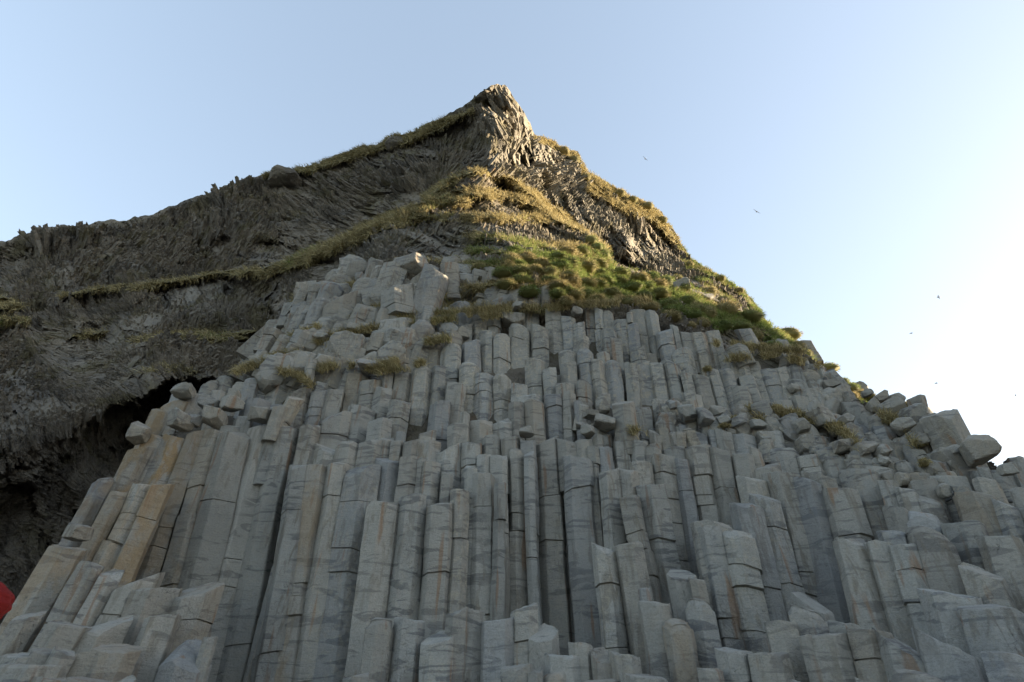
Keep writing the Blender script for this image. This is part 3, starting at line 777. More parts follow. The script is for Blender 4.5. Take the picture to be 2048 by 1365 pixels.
tile(450, 250, S1, [(1085, 1230, 925, 1090), (1200, 1370, 915, 1040), (1100, 1275, 1040, 1215), (1265, 1350, 1055, 1215), (1345, 1500, 935, 1225), (1490, 1592, 948, 1100), (1590, 1690, 970, 1085), (1688, 1785, 990, 1085),
    (1780, 1885, 955, 1045), (485, 580, 1130, 1240), (565, 655, 1105, 1230), (580, 700, 1200, 1330), (650, 780, 1105, 1250), (700, 880, 1120, 1300), (885, 1010, 1050, 1210), (970, 1085, 1070, 1190), (1050, 1130, 1120, 1200),
    (400, 500, 1230, 1330), (480, 580, 1270, 1365), (1100, 1220, 1205, 1290), (780, 880, 1260, 1365), (880, 975, 1230, 1365), (970, 1055, 1235, 1330), (1040, 1110, 1260, 1365), (1350, 1440, 1235, 1350),
    (1450, 1550, 1230, 1365), (1550, 1680, 1225, 1330), (1690, 1780, 1275, 1365), (1780, 1885, 1250, 1345), (1890, 2040, 1305, 1380), (1590, 1700, 1120, 1180), (1850, 1920, 1110, 1190), (1920, 1990, 1130, 1190), (1700, 1790, 1160, 1200),
    (1490, 1560, 1110, 1170), (1960, 2040, 1230, 1290), (2000, 2090, 1090, 1180)], BO, 'crag')
tile(850, 400, 2.56, [(535, 590, 450, 530), (590, 645, 440, 530), (645, 700, 490, 530), (700, 750, 485, 528), (755, 785, 485, 520), (820, 865, 478, 510), (370, 430, 440, 510), (430, 500, 450, 515), (440, 510, 530, 565),
    (1275, 1350, 425, 475), (1410, 1470, 490, 520), (1610, 1670, 640, 740), (1765, 1840, 690, 770), (1560, 1640, 730, 800), (745, 800, 565, 595), (1925, 1985, 715, 790), (640, 700, 335, 360), (820, 870, 480, 510)], BO, 'slope')
tile(500, 600, S1, [(105, 200, 200, 300), (200, 290, 240, 330), (170, 270, 370, 470), (300, 400, 225, 330), (275, 360, 300, 380), (40, 110, 350, 410), (235, 300, 440, 490), (430, 540, 235, 300), (560, 620, 210, 270),
    (650, 760, 170, 230), (830, 915, 235, 310), (380, 440, 415, 520), (480, 560, 370, 440), (560, 640, 170, 250), (90, 170, 390, 440), (0, 90, 400, 450), (755, 885, 425, 490), (740, 830, 170, 210), (230, 320, 650, 800), (150, 240, 720, 850), (1030, 1105, 135, 200), (1170, 1260, 45, 150)], BO, 'terrace')
tile(0, 600, S1, [(1190, 1330, 590, 670), (1165, 1310, 770, 890), (1290, 1385, 785, 860), (1380, 1540, 745, 855), (1510, 1650, 660, 760), (1360, 1510, 675, 750), (1700, 1850, 740, 830), (1560, 1640, 620, 690), (880, 1015, 848, 975)], BO, 'left rim')
tile(1500, 600, S1, [(885, 1030, 695, 800), (810, 885, 685, 770), (1095, 1188, 662, 755), (1030, 1180, 730, 860), (950, 1050, 645, 720), (1255, 1445, 782, 1020), (1180, 1300, 790, 880), (1455, 1675, 942, 1100), (525, 590, 475, 560),
    (190, 330, 795, 850), (300, 405, 815, 915), (395, 550, 735, 870), (5, 140, 710, 820), (980, 1110, 810, 920), (1090, 1190, 855, 930), (850, 940, 640, 700), (760, 830, 615, 660), (1190, 1215, 765, 790), (500, 600, 545, 600), (1030, 1110, 850, 900),
    (560, 700, 960, 1040), (700, 860, 970, 1060), (860, 950, 990, 1070), (880, 960, 1080, 1130), (1110, 1220, 920, 1000), (1330, 1440, 1000, 1060), (1700, 1790, 1120, 1200), (610, 700, 780, 850)], BO, 'ridge')
tile(1000, 600, S1, [(780, 915, 685, 885), (1130, 1225, 680, 720), (1225, 1340, 722, 830), (1340, 1440, 745, 860), (1430, 1530, 730, 790), (1480, 1570, 790, 850), (1560, 1690, 800, 860), (560, 690, 765, 805), (550, 650, 865, 930), (635, 790, 800, 880), (510, 600, 840, 880),
    (485, 560, 60, 110), (870, 900, 85, 130), (1140, 1240, 690, 750), (1610, 1700, 730, 800), (1700, 1800, 820, 880), (80, 160, 25, 70), (130, 230, 870, 930)], BO, 'ledge')
tile(0, 1000, 3.724, [(490, 690, 188, 300)], BO, 'foot')
BO.append((546, 600, 334, 370, 'skyline')); BO.append((776, 808, 273, 300, 'skyline'))
where_b = {'crag': 'in the weathered crag above the columns', 'slope': 'poking out of the grassy slope', 'terrace': 'on the grassy left terraces', 'left rim': 'capping the left rim of the columns',
           'ridge': 'on the right ridge', 'ledge': 'on the ledge between the column tiers', 'foot': 'at the lower left edge beside the cave', 'skyline': 'on the left skyline of the cliff'}
BO.sort(key=lambda b: b[0]); bc = {}
for i, (u0, u1, v0, v1, kd) in enumerate(BO):
    rng = np.random.default_rng(900 + i)
    u = (u0 + u1) / 2; v = (v0 + v1) / 2
    inside = poly_sd(np.array([u]), np.array([v]), FORM)[0] < 0
    if inside or kd in ('terrace', 'left rim', 'ridge', 'ledge', 'foot'):
        t = float(ysurf(u, v1) / ray(u, v)[1]) + .05
    elif kd == 'skyline': t = float(tfield(np.array([u]), np.array([v1 + 4]))[0]) + .4
    else: t = float(tfield(np.array([u]), np.array([v1 * 1.]))[0]) - .1
    if kd == 'skyline': v = v + 6
    if kd == 'foot' : t = float(ysurf(u, v1) / ray(u, v)[1])
    sx = (u1 - u0) / 2 / F * t; sz = (v1 - v0) / 2 / F * t / ray(u, v)[1] * 1.02
    sz = (v1 - v0) / 2 / F * t * 1.08
    if kd == 'skyline': sx *= 1.15; sz *= .8
    sy = (sx + sz) * .55
    p = at_t(u, v, t)
    wz = {'crag': .55, 'slope': .6, 'terrace': .6, 'left rim': .35, 'ridge': .3, 'ledge': .25, 'foot': .1, 'skyline': .6}[kd]
    light = rng.uniform(.34, .55) if kd == 'crag' else rng.uniform(.40, .62)
    me = boulder_mesh(900 + i, sx, sy, sz, 4, int(rng.integers(5, 12)) if kd != 'skyline' else 34, (light, rng.uniform(0, .15), wz * rng.uniform(.5, 1.1)), .07 if kd != 'skyline' else .16, 1.12 if kd in ('left rim', 'ledge', 'ridge', 'foot') else 1.3)
    if kd == 'skyline': me.materials[0] = M_CLIFF
    bc[kd] = bc.get(kd, 0) + 1
    asp = (v1 - v0) / (u1 - u0)
    shape = 'upright angular' if asp > 1.25 else ('low flat' if asp < .65 else 'blocky')
    if kd in ('crag', 'terrace', 'slope') and asp > .75 or (kd in ('ledge', 'ridge') and asp > 1.15):
        hgt = sz * 2.3
        ax = np.array([-math.sin(math.atan(lean(u, v)) * .5) + rng.normal(0, .10), rng.normal(-.03, .07), 1.0]); ax /= np.linalg.norm(ax)
        V, Q, T = column_mesh(900 + i, sx * 2 * 1.12, hgt * 1.7, rng.choice(['plain', 'slant', 'chip', 'worn'], p=[.25, .25, .3, .2]), (light, rng.uniform(0, .15), wz * rng.uniform(.5, 1)))
        me = mesh_np('boulder', place(V, None, ax) + ax * hgt * .5, Q, M_BAS, {'tint': T}, sharp=19)
    o = put('boulder', me, p, kind='thing', label=f'{shape} grey rock, {ordinal(bc[kd])} from the left {where_b[kd]}', category='rock', group='loose blocks and rocks on the cliff')
    if not (kd in ('crag', 'terrace', 'slope') and asp > .75 or (kd in ('ledge', 'ridge') and asp > 1.15)):
        o.rotation_euler = (rng.normal(0, .08), math.atan(lean(u, v)) * -.6 + rng.normal(0, .08), rng.normal(0, .3))

# rubble wedged between the named blocks
rng = np.random.default_rng(31)
RZ = [([(560, 640), (600, 590), (760, 530), (960, 530), (960, 600), (1100, 620), (1000, 650), (700, 740), (520, 760), (520, 700)], 260, 8, 30),
      ([(1540, 660), (1660, 760), (1850, 830), (1930, 930), (1930, 990), (1750, 960), (1600, 900), (1450, 850), (1480, 800), (1600, 820)], 150, 9, 20),
      ([(1130, 800), (1500, 830), (1700, 880), (1700, 910), (1200, 860)], 60, 8, 16), ([(860, 560), (1150, 560), (1200, 600), (900, 620)], 50, 8, 15)]
rv, rf, rt, nb = [], [], [], 0
for Z, cnt, s0, s1 in RZ:
    Zp = np.array(Z); c = 0
    while c < cnt:
        u = rng.uniform(Zp[:, 0].min(), Zp[:, 0].max()); v = rng.uniform(Zp[:, 1].min(), Zp[:, 1].max())
        if poly_sd(np.array([u]), np.array([v]), Z)[0] > 0: continue
        c += 1
        if poly_sd(np.array([u]), np.array([v]), FORM)[0] < 0: t = float(ysurf(u, v) / ray(u, v)[1]) + .35
        else: t = float(tfield(np.array([u]), np.array([v]))[0]) + .25
        r = rng.uniform(s0, s1) / F * t
        if rng.uniform() < .62:
            ax = np.array([rng.normal(.12, .2), rng.normal(-.03, .08), 1.0]); ax /= np.linalg.norm(ax)
            V, Q, T = column_mesh(int(rng.integers(1e6)), r * 1.8, r * rng.uniform(3.2, 5.5), rng.choice(['plain', 'slant', 'chip', 'worn']), (rng.uniform(.3, .6), rng.uniform(0, .2), rng.uniform(.2, .7)), .7)
            V = place(V, None, ax) + ax * r
            Tq = np.concatenate([Q[:, [0, 1, 2]], Q[:, [0, 2, 3]]])
            rv.append(V + at_t(u, v, t)); rf.append(Tq + nb); rt.append(T); nb += len(V)
            continue
        me = boulder_mesh(int(rng.integers(1e6)), r, r * .9, r * rng.uniform(.8, 1.5), 3, 9, (rng.uniform(.3, .6), rng.uniform(0, .2), rng.uniform(.2, .6)), .08)
        co = np.empty(len(me.vertices) * 3, np.float32); me.vertices.foreach_get('co', co)
        fc = np.empty(len(me.polygons) * 3, np.int32); me.polygons.foreach_get('vertices', fc)
        tt = np.empty(len(me.vertices) * 4, np.float32); me.attributes['tint'].data.foreach_get('color', tt)
        rv.append(co.reshape(-1, 3) + at_t(u, v, t)); rf.append(fc.reshape(-1, 3) + nb); rt.append(tt.reshape(-1, 4)[:, :3]); nb += len(me.vertices)
        bpy.data.meshes.remove(me)
put('rubble', mesh_np('rubble', np.concatenate(rv), np.concatenate(rf), M_BAS, {'tint': np.concatenate(rt)}, sharp=14), kind='stuff', label='grey rubble and small broken blocks wedged between the larger rocks')

# ------------------------------------------------------------------ placing the columns
def ground_z(x, y):
    return .75 * smooth(-1, 6, np.asarray(y, float)) + .25 * smooth(0, -6, np.asarray(x, float))

COLS = []
tile(0, 1000, 3.724, [(330, 560, 300, 600), (580, 745, 450, 860), (745, 890, 490, 830), (890, 1140, 480, 850), (985, 1290, 610, 1060), (1285, 1590, 545, 990), (645, 920, 815, 1090), (350, 615, 895, 1100), (1060, 1300, 835),
    (1240, 1535, 990), (700, 1000, 1040, 1320), (450, 810, 1095, 1320), (1500, 1600, 1010), (0, 280, 1100), (255, 420, 1090), (370, 540, 1100), (0, 385, 1195), (0, 240, 1290), (200, 460, 1290), (455, 870, 1312), (870, 985, 1315), (100, 280, 800, 1090)], COLS, 'B')
tile(0, 600, S1, [(635, 755, 1195), (870, 1000, 975), (985, 1125, 890), (1100, 1270, 890), (1040, 1190, 690, 890), (1110, 1250, 660, 800), (1190, 1400, 600, 780), (1265, 1385, 860), (1380, 1505, 850), (1500, 1695, 860), (1690, 1860, 830), (1845, 2030, 815),
    (1850, 1960, 700, 850), (1655, 1820, 655, 760), (1755, 1850, 475, 660), (1840, 1990, 490, 700), (1670, 1765, 515, 660), (1580, 1700, 540, 640), (1480, 1585, 500, 640), (1380, 1480, 545, 690), (880, 1010, 1240), (1000, 1150, 1215), (740, 850, 1290), (1440, 1520, 600, 690)], COLS, 'A')
tile(500, 600, S1, [(915, 1040, 110, 270), (1010, 1140, 195, 440), (1110, 1220, 290, 450), (1220, 1330, 225, 430), (1310, 1440, 290, 490), (1440, 1560, 245, 410), (1428, 1552, 405, 760), (1565, 1668, 185, 490), (1665, 1770, 215, 490), (1770, 1920, 130, 600), (1925, 2030, 140, 430),
    (1288, 1385, 50, 240), (1390, 1515, 120, 240), (1515, 1615, 85, 230), (1620, 1705, 60, 150), (1385, 1500, 30, 120), (865, 940, 70, 200), (735, 815, 270, 430), (640, 740, 290, 430), (595, 650, 310, 420), (800, 935, 320, 490), (500, 660, 400, 590), (430, 540, 420, 590), (315, 415, 350, 480),
    (412, 530, 595, 840), (290, 412, 555, 690), (520, 632, 575, 740), (640, 790, 485, 750), (755, 905, 515, 710), (905, 978, 480, 580), (975, 1112, 455, 680), (950, 1085, 660, 940), (842, 980, 575, 820), (810, 960, 800, 940), (1108, 1242, 455, 910), (1240, 1330, 425, 670), (1885, 2008, 380, 640),
    (1535, 1665, 470, 790), (1660, 1770, 480, 780), (1340, 1470, 545, 840), (1240, 1370, 660, 930), (1780, 1890, 560, 700), (660, 832, 685, 960), (495, 685, 740, 900), (450, 660, 895, 1120), (330, 490, 820, 1060), (250, 450, 1060), (1150, 1270, 850, 940), (1360, 1490, 830, 950), (1490, 1645, 770, 920),
    (1645, 1780, 755, 930), (1770, 1870, 675, 920), (1870, 2005, 660, 920), (1800, 1985, 615, 690), (580, 740, 960, 1110), (740, 905, 930, 1100), (870, 985, 890, 1010), (970, 1042, 940, 1030), (1040, 1140, 930, 1060), (1140, 1282, 935, 1090), (1290, 1442, 930), (1445, 1578, 940), (1575, 1720, 895, 1040),
    (1720, 1840, 915, 1040), (1840, 1935, 930), (1938, 2110, 880), (870, 1028, 1015), (1010, 1142, 1040), (1140, 1200, 1070), (1175, 1295, 1090), (1640, 1752, 1030), (1750, 1872, 1000), (1868, 1935, 1010), (518, 658, 1098), (650, 862, 1095), (360, 512, 1115), (1380, 1490, 1275), (1510, 1670, 1170),
    (1668, 1745, 1225), (820, 1010, 1325), (1015, 1190, 1310), (1205, 1375, 1350), (1300, 1385, 1150), (1480, 1560, 1110), (1560, 1645, 1040), (440, 520, 540, 640), (110, 210, 820, 980), (0, 110, 850), (1000, 1060, 890, 960), (1440, 1500, 760, 860), (1560, 1600, 1180)], COLS, 'A')
tile(1000, 600, S1, [(310, 415, 45, 420), (415, 508, 95, 390), (500, 580, 110, 250), (575, 655, 25, 340), (645, 695, 50, 340), (505, 605, 235, 350), (690, 770, 65, 190), (695, 795, 180, 400), (775, 888, 115, 450), (870, 942, 140, 360), (895, 1000, 35, 260), (985, 1080, 60, 300), (890, 1002, 275, 400),
    (1075, 1172, 150, 420), (1165, 1218, 160, 320), (1180, 1320, 300, 490), (1210, 1320, 165, 320), (1310, 1410, 190, 470), (1395, 1508, 200, 480), (415, 525, 390, 570), (530, 630, 330, 760), (625, 722, 395, 760), (715, 820, 405, 720), (755, 850, 255, 690), (660, 745, 330, 410), (900, 1030, 365, 710),
    (852, 945, 410, 740), (1012, 1122, 390, 700), (1105, 1228, 400, 690), (1298, 1422, 488, 750), (1415, 1502, 460, 740), (1495, 1600, 460, 740), (1238, 1305, 480, 620), (1590, 1700, 560, 750), (1640, 1755, 500, 720), (1508, 1612, 335, 570), (1605, 1700, 380, 560), (1690, 1780, 400, 640), (1770, 1912, 440, 680),
    (305, 385, 440, 600), (385, 500, 550, 650), (515, 615, 535, 790), (303, 412, 600, 890), (408, 505, 610, 900), (163, 302, 658, 900), (515, 567, 680, 850), (0, 70, 780, 940), (900, 1035, 735, 970), (1038, 1132, 655, 980), (1128, 1192, 820, 970), (1178, 1255, 810, 970), (1255, 1362, 590, 760), (1220, 1330, 655, 740),
    (640, 765, 870, 950), (395, 520, 910, 1010), (250, 355, 880, 940), (15, 130, 905, 1010), (430, 608, 1010), (603, 672, 980), (525, 632, 940, 1040), (678, 775, 990, 1080), (788, 888, 915), (885, 992, 930), (990, 1096, 965), (1115, 1272, 955), (1270, 1432, 960), (1425, 1602, 980), (1035, 1192, 1040), (1190, 1282, 1060),
    (895, 1035, 1080), (685, 822, 1120), (818, 962, 1135, 1310), (952, 1125, 1215), (828, 962, 1300), (1308, 1424, 870, 980), (1422, 1485, 875, 970), (1570, 1738, 880, 990), (1735, 1812, 870, 990), (1812, 1922, 880, 1000), (1478, 1575, 870, 970), (1715, 1852, 700, 830), (1850, 1912, 730, 820), (1858, 2002, 655, 750), (1858, 2048, 975, 1080),
    (1612, 1742, 1030, 1160), (1640, 1802, 1150), (1740, 1912, 1060), (1590, 1760, 1335), (1250, 1320, 860, 980), (420, 520, 300, 400), (775, 850, 800, 950), (640, 700, 920, 1000)], COLS, 'A')
tile(1500, 600, S1, [(140, 262, 445, 660), (200, 330, 420, 530), (245, 372, 490, 640), (310, 402, 385, 490), (328, 462, 470, 630), (400, 502, 410, 530), (440, 532, 510, 625), (392, 512, 612, 760), (468, 592, 600, 780), (540, 642, 580, 740), (638, 762, 650, 900), (770, 860, 750, 900), (820, 930, 765, 900), (165, 292, 650, 750), (285, 402, 640, 760),
    (205, 342, 850, 1020), (385, 548, 860, 1010), (352, 482, 930, 1020), (1180, 1342, 880, 1080), (1140, 1302, 1000, 1140), (870, 1000, 850, 1090), (1040, 1142, 980, 1120), (1350, 1562, 1035, 1310), (1588, 1800, 1088), (1788, 1870, 1055, 1240), (1275, 1482, 1155), (1565, 1688, 1205, 1290), (1485, 1692, 1295), (1690, 1800, 1320), (1800, 1870, 1280),
    (708, 932, 1130), (825, 1012, 1115, 1225), (895, 1012, 1225, 1320), (1000, 1162, 1105, 1270), (1130, 1282, 1180, 1270), (1132, 1292, 1260), (1030, 1142, 1265), (122, 342, 1145), (322, 482, 1190), (420, 592, 1130), (505, 692, 1005), (550, 742, 1265), (728, 882, 1040), (350, 502, 1010), (40, 202, 1280), (150, 342, 975, 1060), (600, 742, 780, 900),
    (700, 800, 830, 960), (850, 1010, 900, 1090), (0, 105, 870, 970), (590, 650, 560, 660), (940, 1040, 790, 900), (700, 790, 900, 1010), (1240, 1330, 1080, 1170), (1560, 1620, 1110, 1220), (0, 60, 985, 1100)], COLS, 'A')
tile(500, 1000, 3.724, [(880, 1062, 885), (1075, 1290, 850), (1288, 1526, 925), (1450, 1640, 795), (1530, 1732, 805), (1728, 1952, 850), (1635, 1860, 1315), (1280, 1480, 1330), (700, 880, 1270)], COLS, 'B')
tile(1000, 1000, 3.724, [(90, 272, 750), (218, 428, 885), (0, 240, 1205), (210, 305, 1250), (303, 480, 1250), (345, 605, 1140), (525, 692, 1050), (690, 840, 1080), (828, 1042, 1115), (648, 888, 1310), (943, 1258, 1265), (693, 858, 293), (853, 1042, 283), (1048, 1272, 725), (1258, 1452, 470), (1233, 1442, 880), (1408, 1602, 735), (1488, 1672, 185),
    (1663, 1902, 195), (1488, 1752, 122), (1428, 1545, 565), (1635, 1888, 1062), (1893, 2090, 1108), (1500, 1672, 1240), (1040, 1130, 640)], COLS, 'B')
tile(1500, 1000, 3.737, [(158, 388, 885), (30, 302, 1115), (322, 562, 795), (398, 508, 1005), (503, 802, 948), (788, 1062, 935), (1048, 1402, 920), (1330, 1660, 930), (383, 600, 650), (663, 872, 243), (888, 1112, 280), (1018, 1242, 180), (1098, 1272, 290), (1240, 1512, 215), (1363, 1680, 598), (1638, 1882, 415), (1700, 2048, 690), (1850, 2120, 1090),
    (1800, 2040, 245), (1520, 1782, 105), (1048, 1202, 30), (1208, 1462, 50), (360, 698, 1335), (912, 1255, 1345), (1178, 1602, 1295), (625, 832, 900), (1600, 1900, 1330)], COLS, 'B')

# drop traces of the same column seen in two tiles
cl = []
for c in sorted(COLS, key=lambda c: -(c[1] - c[0])):
    cx = (c[0] + c[1]) / 2
    if any(abs(cx - (d[0] + d[1]) / 2) < 11 and abs(c[2] - d[2]) < 9 for d in cl): continue
    cl.append(c)
cl.sort(key=lambda c: (c[0] + c[1]) / 2)

TIERS = [(0, 705, 'in the tier under grass'), (705, 790, 'in the upper column tier'), (790, 855, 'just above the middle ledge'), (855, 905, 'on the broken middle ledge'),
         (905, 985, 'in the tall shaft tier'), (985, 1100, 'in the lower shaft tier'), (1100, 1240, 'in the second bottom row'), (1240, 1500, 'in the bottom row')]
def size_of(c): return (c[1] - c[0]) * ((c[3] if c[3] else c[2] + 220) - c[2])
order = sorted(range(len(cl)), key=lambda i: -size_of(cl[i]))
single = set(order[:300])
rest = ([], [], []); nbase = 0
def add_rest(V, Q, T):
    global nbase
    rest[0].append(V); rest[1].append(Q + nbase); rest[2].append(T); nbase += len(V)
tc = {}
def make_col(i, c, dy=0.0, detail=1.0, as_rest=False):
    global nbase
    u0, u1, v0, v1, kd = c
    rng = np.random.default_rng(5000 + i)
    u = (u0 + u1) / 2
    y = float(ysurf(u, v0)) + dy + rng.normal(0, .04)
    top = at_y(u, v0, y)
    m = lean(u, v0 + 60)
    low = at_y(u + m * 100, v0 + 100, y - .06)
    axis = top - low; axis /= np.linalg.norm(axis)
    t = y / ray(u, v0)[1]
    w = (u1 - u0) / F * t * 1.02
    gz = float(ground_z(top[0], top[1])) - .2
    full = (top[2] - gz) / axis[2]
    if v1 is None: L = full
    else:
        vis = np.linalg.norm(top - at_y(u + m * (v1 - v0), v1, y))
        L = min(full, vis + 1.0)
    L = max(L, .5)
    high = smooth(820, 680, v0)
    style = rng.choice(['plain', 'chip', 'slant', 'worn'], p=[.48, .32, .16, .04] if v0 > 760 else [.5, .2, .15, .15])
    och = .32 * smooth(95, 30, abs(u - 330) * .8 + abs(v0 - 880) * .5) + .32 * smooth(520, 250, u) * smooth(1150, 1050, v0) + max(rng.normal(-.12, .15), 0)
    och = min(och, 1)
    tint = (np.clip(rng.normal(.52, .15) + .05 * smooth(1150, 1300, v0), .25, .8), och, float(np.clip(.12 + .5 * high + rng.normal(0, .1), 0, 1)))
    V, Q, T = column_mesh(5000 + i, w, L, style, tint, detail)
    V = place(V, top, axis)
    # seat the traced top edge at the pixel: front edge of the cap, not its centre
    top = top + np.array([0, w * .42, 0])
    return V, Q, T, top, axis, style, v1, L
for i, c in enumerate(cl):
    V, Q, T, top, axis, style, v1, L = make_col(i, c)
    if i in single:
        base = top - axis * L
        me = mesh_np('basalt_column', V + axis * L, Q, M_BAS, {'tint': T}, sharp=19)
        tn = next(t[2] for t in TIERS if t[0] <= c[2] < t[1])
        tc[tn] = tc.get(tn, 0) + 1
        size = 'broad' if (c[1] - c[0]) > 55 else ('slender' if (c[1] - c[0]) < 32 else 'grey')
        kind = 'long shaft' if (v1 is None and c[2] < 1100) or (v1 and v1 - c[2] > 85) else 'stump'
        topw = {'plain': 'level top', 'chip': 'chipped top', 'slant': 'slanted top', 'worn': 'rounded top'}[style]
        put('basalt_column', me, base, kind='thing', label=f'{size} {kind} with {topw}, {ordinal(tc[tn])} from the left {tn}', category='basalt column', group='basalt columns stepping up the cliff')
    else: add_rest(V + top, Q, T)
# the columns behind: everything too small or too hidden to count
rng = np.random.default_rng(77)
k = 0
CA = np.array([((c[0] + c[1]) / 2, c[2], (c[3] if c[3] else 1420) , (c[1] - c[0]) / 2, lean((c[0] + c[1]) / 2, c[2] + 60), float(ysurf((c[0] + c[1]) / 2, c[2]))) for c in cl])
def covering(u, v, grow=0):
    uc = CA[:, 0] + CA[:, 4] * (v - CA[:, 1])
    return (np.abs(uc - u) < CA[:, 3] + grow) & (CA[:, 1] - 4 < v) & (v < CA[:, 2] + 15)
for v0 in np.arange(610, 1400, 24):
    for u in np.r_[np.arange(-60, 2100, 30), np.arange(2100, 2640, 48)]:
        uu = u + rng.uniform(-14, 14); vv = v0 + rng.uniform(-13, 13)
        sdv = poly_sd(np.array([uu]), np.array([vv - 34.]), FORM)[0]
        if sdv > 0: continue
        w = rng.uniform(28, 40) * (1 + .5 * smooth(1000, 1300, vv)) * (1 + .4 * smooth(1700, 2000, uu))
        m = lean(uu, vv)
        if all(covering(uu + m * d + e, vv + d).any() for d in (2, 22, 44) for e in (-w * .4, 0, w * .4)): continue
        cv = covering(uu, vv + 10, w * .6) | covering(uu + m * 60, vv + 60, w * .5)
        y0 = float(ysurf(uu, vv)); yt = max(CA[cv, 5].max() + .22, y0 + .1) if cv.any() else y0 + .15
        V, Q, T, top, axis, style, v1, L = make_col(20000 + k, (uu - w / 2, uu + w / 2, vv, None if vv > 880 else vv + 160, 'f'), dy=yt - y0, detail=.6)
        add_rest(V + top, Q, T); k += 1
me = mesh_np('basalt_columns', np.concatenate(rest[0]), np.concatenate(rest[1]), M_BAS, {'tint': np.concatenate(rest[2])}, sharp=19)
put('packed_columns', me, kind='stuff', label='closely packed smaller grey basalt columns filling the face behind the larger ones')
print('columns traced', len(cl), 'fill', k, 'verts', nbase, 'tussocks', len(tus), 'rocks', len(BO))

# ------------------------------------------------------------------ black pebble beach, sea
M_BEACH = mat_plain('black_pebbles', (.02, .02, .021), (.07, .068, .066), 6, .9, .05, .6)
gx = np.linspace(-60, 60, 161); gy = np.linspace(-25, 30, 111)
X, Y = np.meshgrid(gx, gy)
Z = ground_z(X, Y) + fbm(np.stack([X * .3, Y * .3, X * 0], -1), 4, 17) * .12 - np.maximum(-Y - 5, 0) * .06
V = np.stack([X, Y, Z], -1).reshape(-1, 3); idx = np.arange(X.size).reshape(X.shape)
Q = np.stack([idx[:-1, :-1], idx[:-1, 1:], idx[1:, 1:], idx[1:, :-1]], -1).reshape(-1, 4)
put('beach', mesh_np('beach', V, Q, M_BEACH), kind='structure', label='black pebble beach at the foot of the cliff')
M_SEA = mat_plain('sea_water', (.02, .04, .05), (.03, .055, .065), .3, .6, .2, .15)
V = np.array([[-3000, -3000, -1.1], [3000, -3000, -1.1], [3000, 3000, -1.1], [-3000, 3000, -1.1]]); 
put('sea', mesh_np('sea', V, np.array([[0, 1, 2, 3]]), M_SEA), kind='structure', label='dark grey sea around the headland')

# ------------------------------------------------------------------ gulls
M_GULL = mat_plain('gull_feathers', (.30, .30, .31), (.42, .42, .42), 3, .1, .01, .7)
def bird(u, v, t, roll, yaw, span, lab):
    # one continuous body and wing mesh: cross-sections lofted from wing tip to wing tip
    secs = []
    for s in np.linspace(-1, 1, 17):
        a = abs(s)
        chord = .20 * (1 - a ** 2.2) + .02 + (.42 * math.exp(-(s / .09) ** 2))
        thick = .012 + .11 * math.exp(-(s / .085) ** 2)
        zc_ = .22 * a ** .8 * (1 - .75 * a) * 1.0; yc = -.18 * max(a - .45, 0) - (.04 if a < .1 else 0)
        ring = [(s * .72, yc + chord * math.cos(q) * .5, zc_ + thick * math.sin(q)) for q in np.linspace(0, 2 * math.pi, 9)[:-1]]
        secs.append(ring)
    V = np.array(secs).reshape(-1, 3) * span
    Qs = []
    for a in range(16):
        for b in range(8): Qs.append([a * 8 + b, a * 8 + (b + 1) % 8, (a + 1) * 8 + (b + 1) % 8, (a + 1) * 8 + b])
    me = mesh_np('gull', V, np.array(Qs), M_GULL)
    o = put('gull', me, at_t(u, v, t), label=lab, category='bird', group='gulls gliding in the sky')
    o.rotation_euler = (math.radians(35), math.radians(roll), math.radians(yaw))
for u, v, t, r, y, sp, lab in [
    (1290, 318, 95, 48, 20, .9, 'faint gull highest in the sky just right of the peak'), (1513, 424, 75, 40, 10, .85, 'dark gull gliding right of the cliff face, second highest'),
    (1877, 595, 80, -65, 30, .85, 'dark gull banking steeply in the bright sky on the right'), (1822, 667, 90, -25, 0, .8, 'small gull level with the grassy slope, below the banking one'),
    (1872, 767, 95, -30, 10, .8, 'tiny gull low in the sky above the skyline boulder'), (2031, 791, 110, 10, 60, .6, 'tiny gull near the right edge of the sky'), (1930, 869, 120, 0, 40, .5, 'faintest gull just above the right ridge rocks')]:
    bird(u, v, t, r, y, sp, lab)

# ------------------------------------------------------------------ the person at the left edge, elbow in the frame
M_RED = None
def mat_red():
    m, nt, bs = new_mat('red_jacket'); n = N(nt)
    co = n.add('ShaderNodeTexCoord').outputs['Object']
    w = n.add('ShaderNodeTexWave', wave_type='BANDS', bands_direction='Z'); n.link(co, w.inputs[0]); w.inputs['Scale'].default_value = 9; w.inputs['Distortion'].default_value = .6; w.inputs['Detail'].default_value = 1
    n.link(n.mix(n.ramp(n.noise(co, 14, 4), .3, .7), (.12, .011, .012), (.15, .017, .017)), bs.inputs['Base Color'])
    bs.inputs['Roughness'].default_value = .92
    bs.inputs['Specular IOR Level'].default_value = .15
    b = n.bump(w.outputs['Fac'], .5, .01); n.link(n.bump(n.noise(co, 22, 4), .3, .008, b), bs.inputs['Normal'])
    return m
M_RED = mat_red()
M_SKIN = mat_plain('skin', (.55, .35, .26), (.60, .40, .30), 8, .05, .002, .55)
M_TROU = mat_plain('dark_trousers', (.03, .032, .04), (.045, .047, .055), 20, .3, .004, .85)
M_HAIR = mat_plain('grey_beanie', (.10, .12, .13), (.14, .16, .17), 40, .5, .005, .9)
M_BOOT = mat_plain('boots', (.05, .04, .03), (.07, .055, .04), 12, .2, .004, .6)
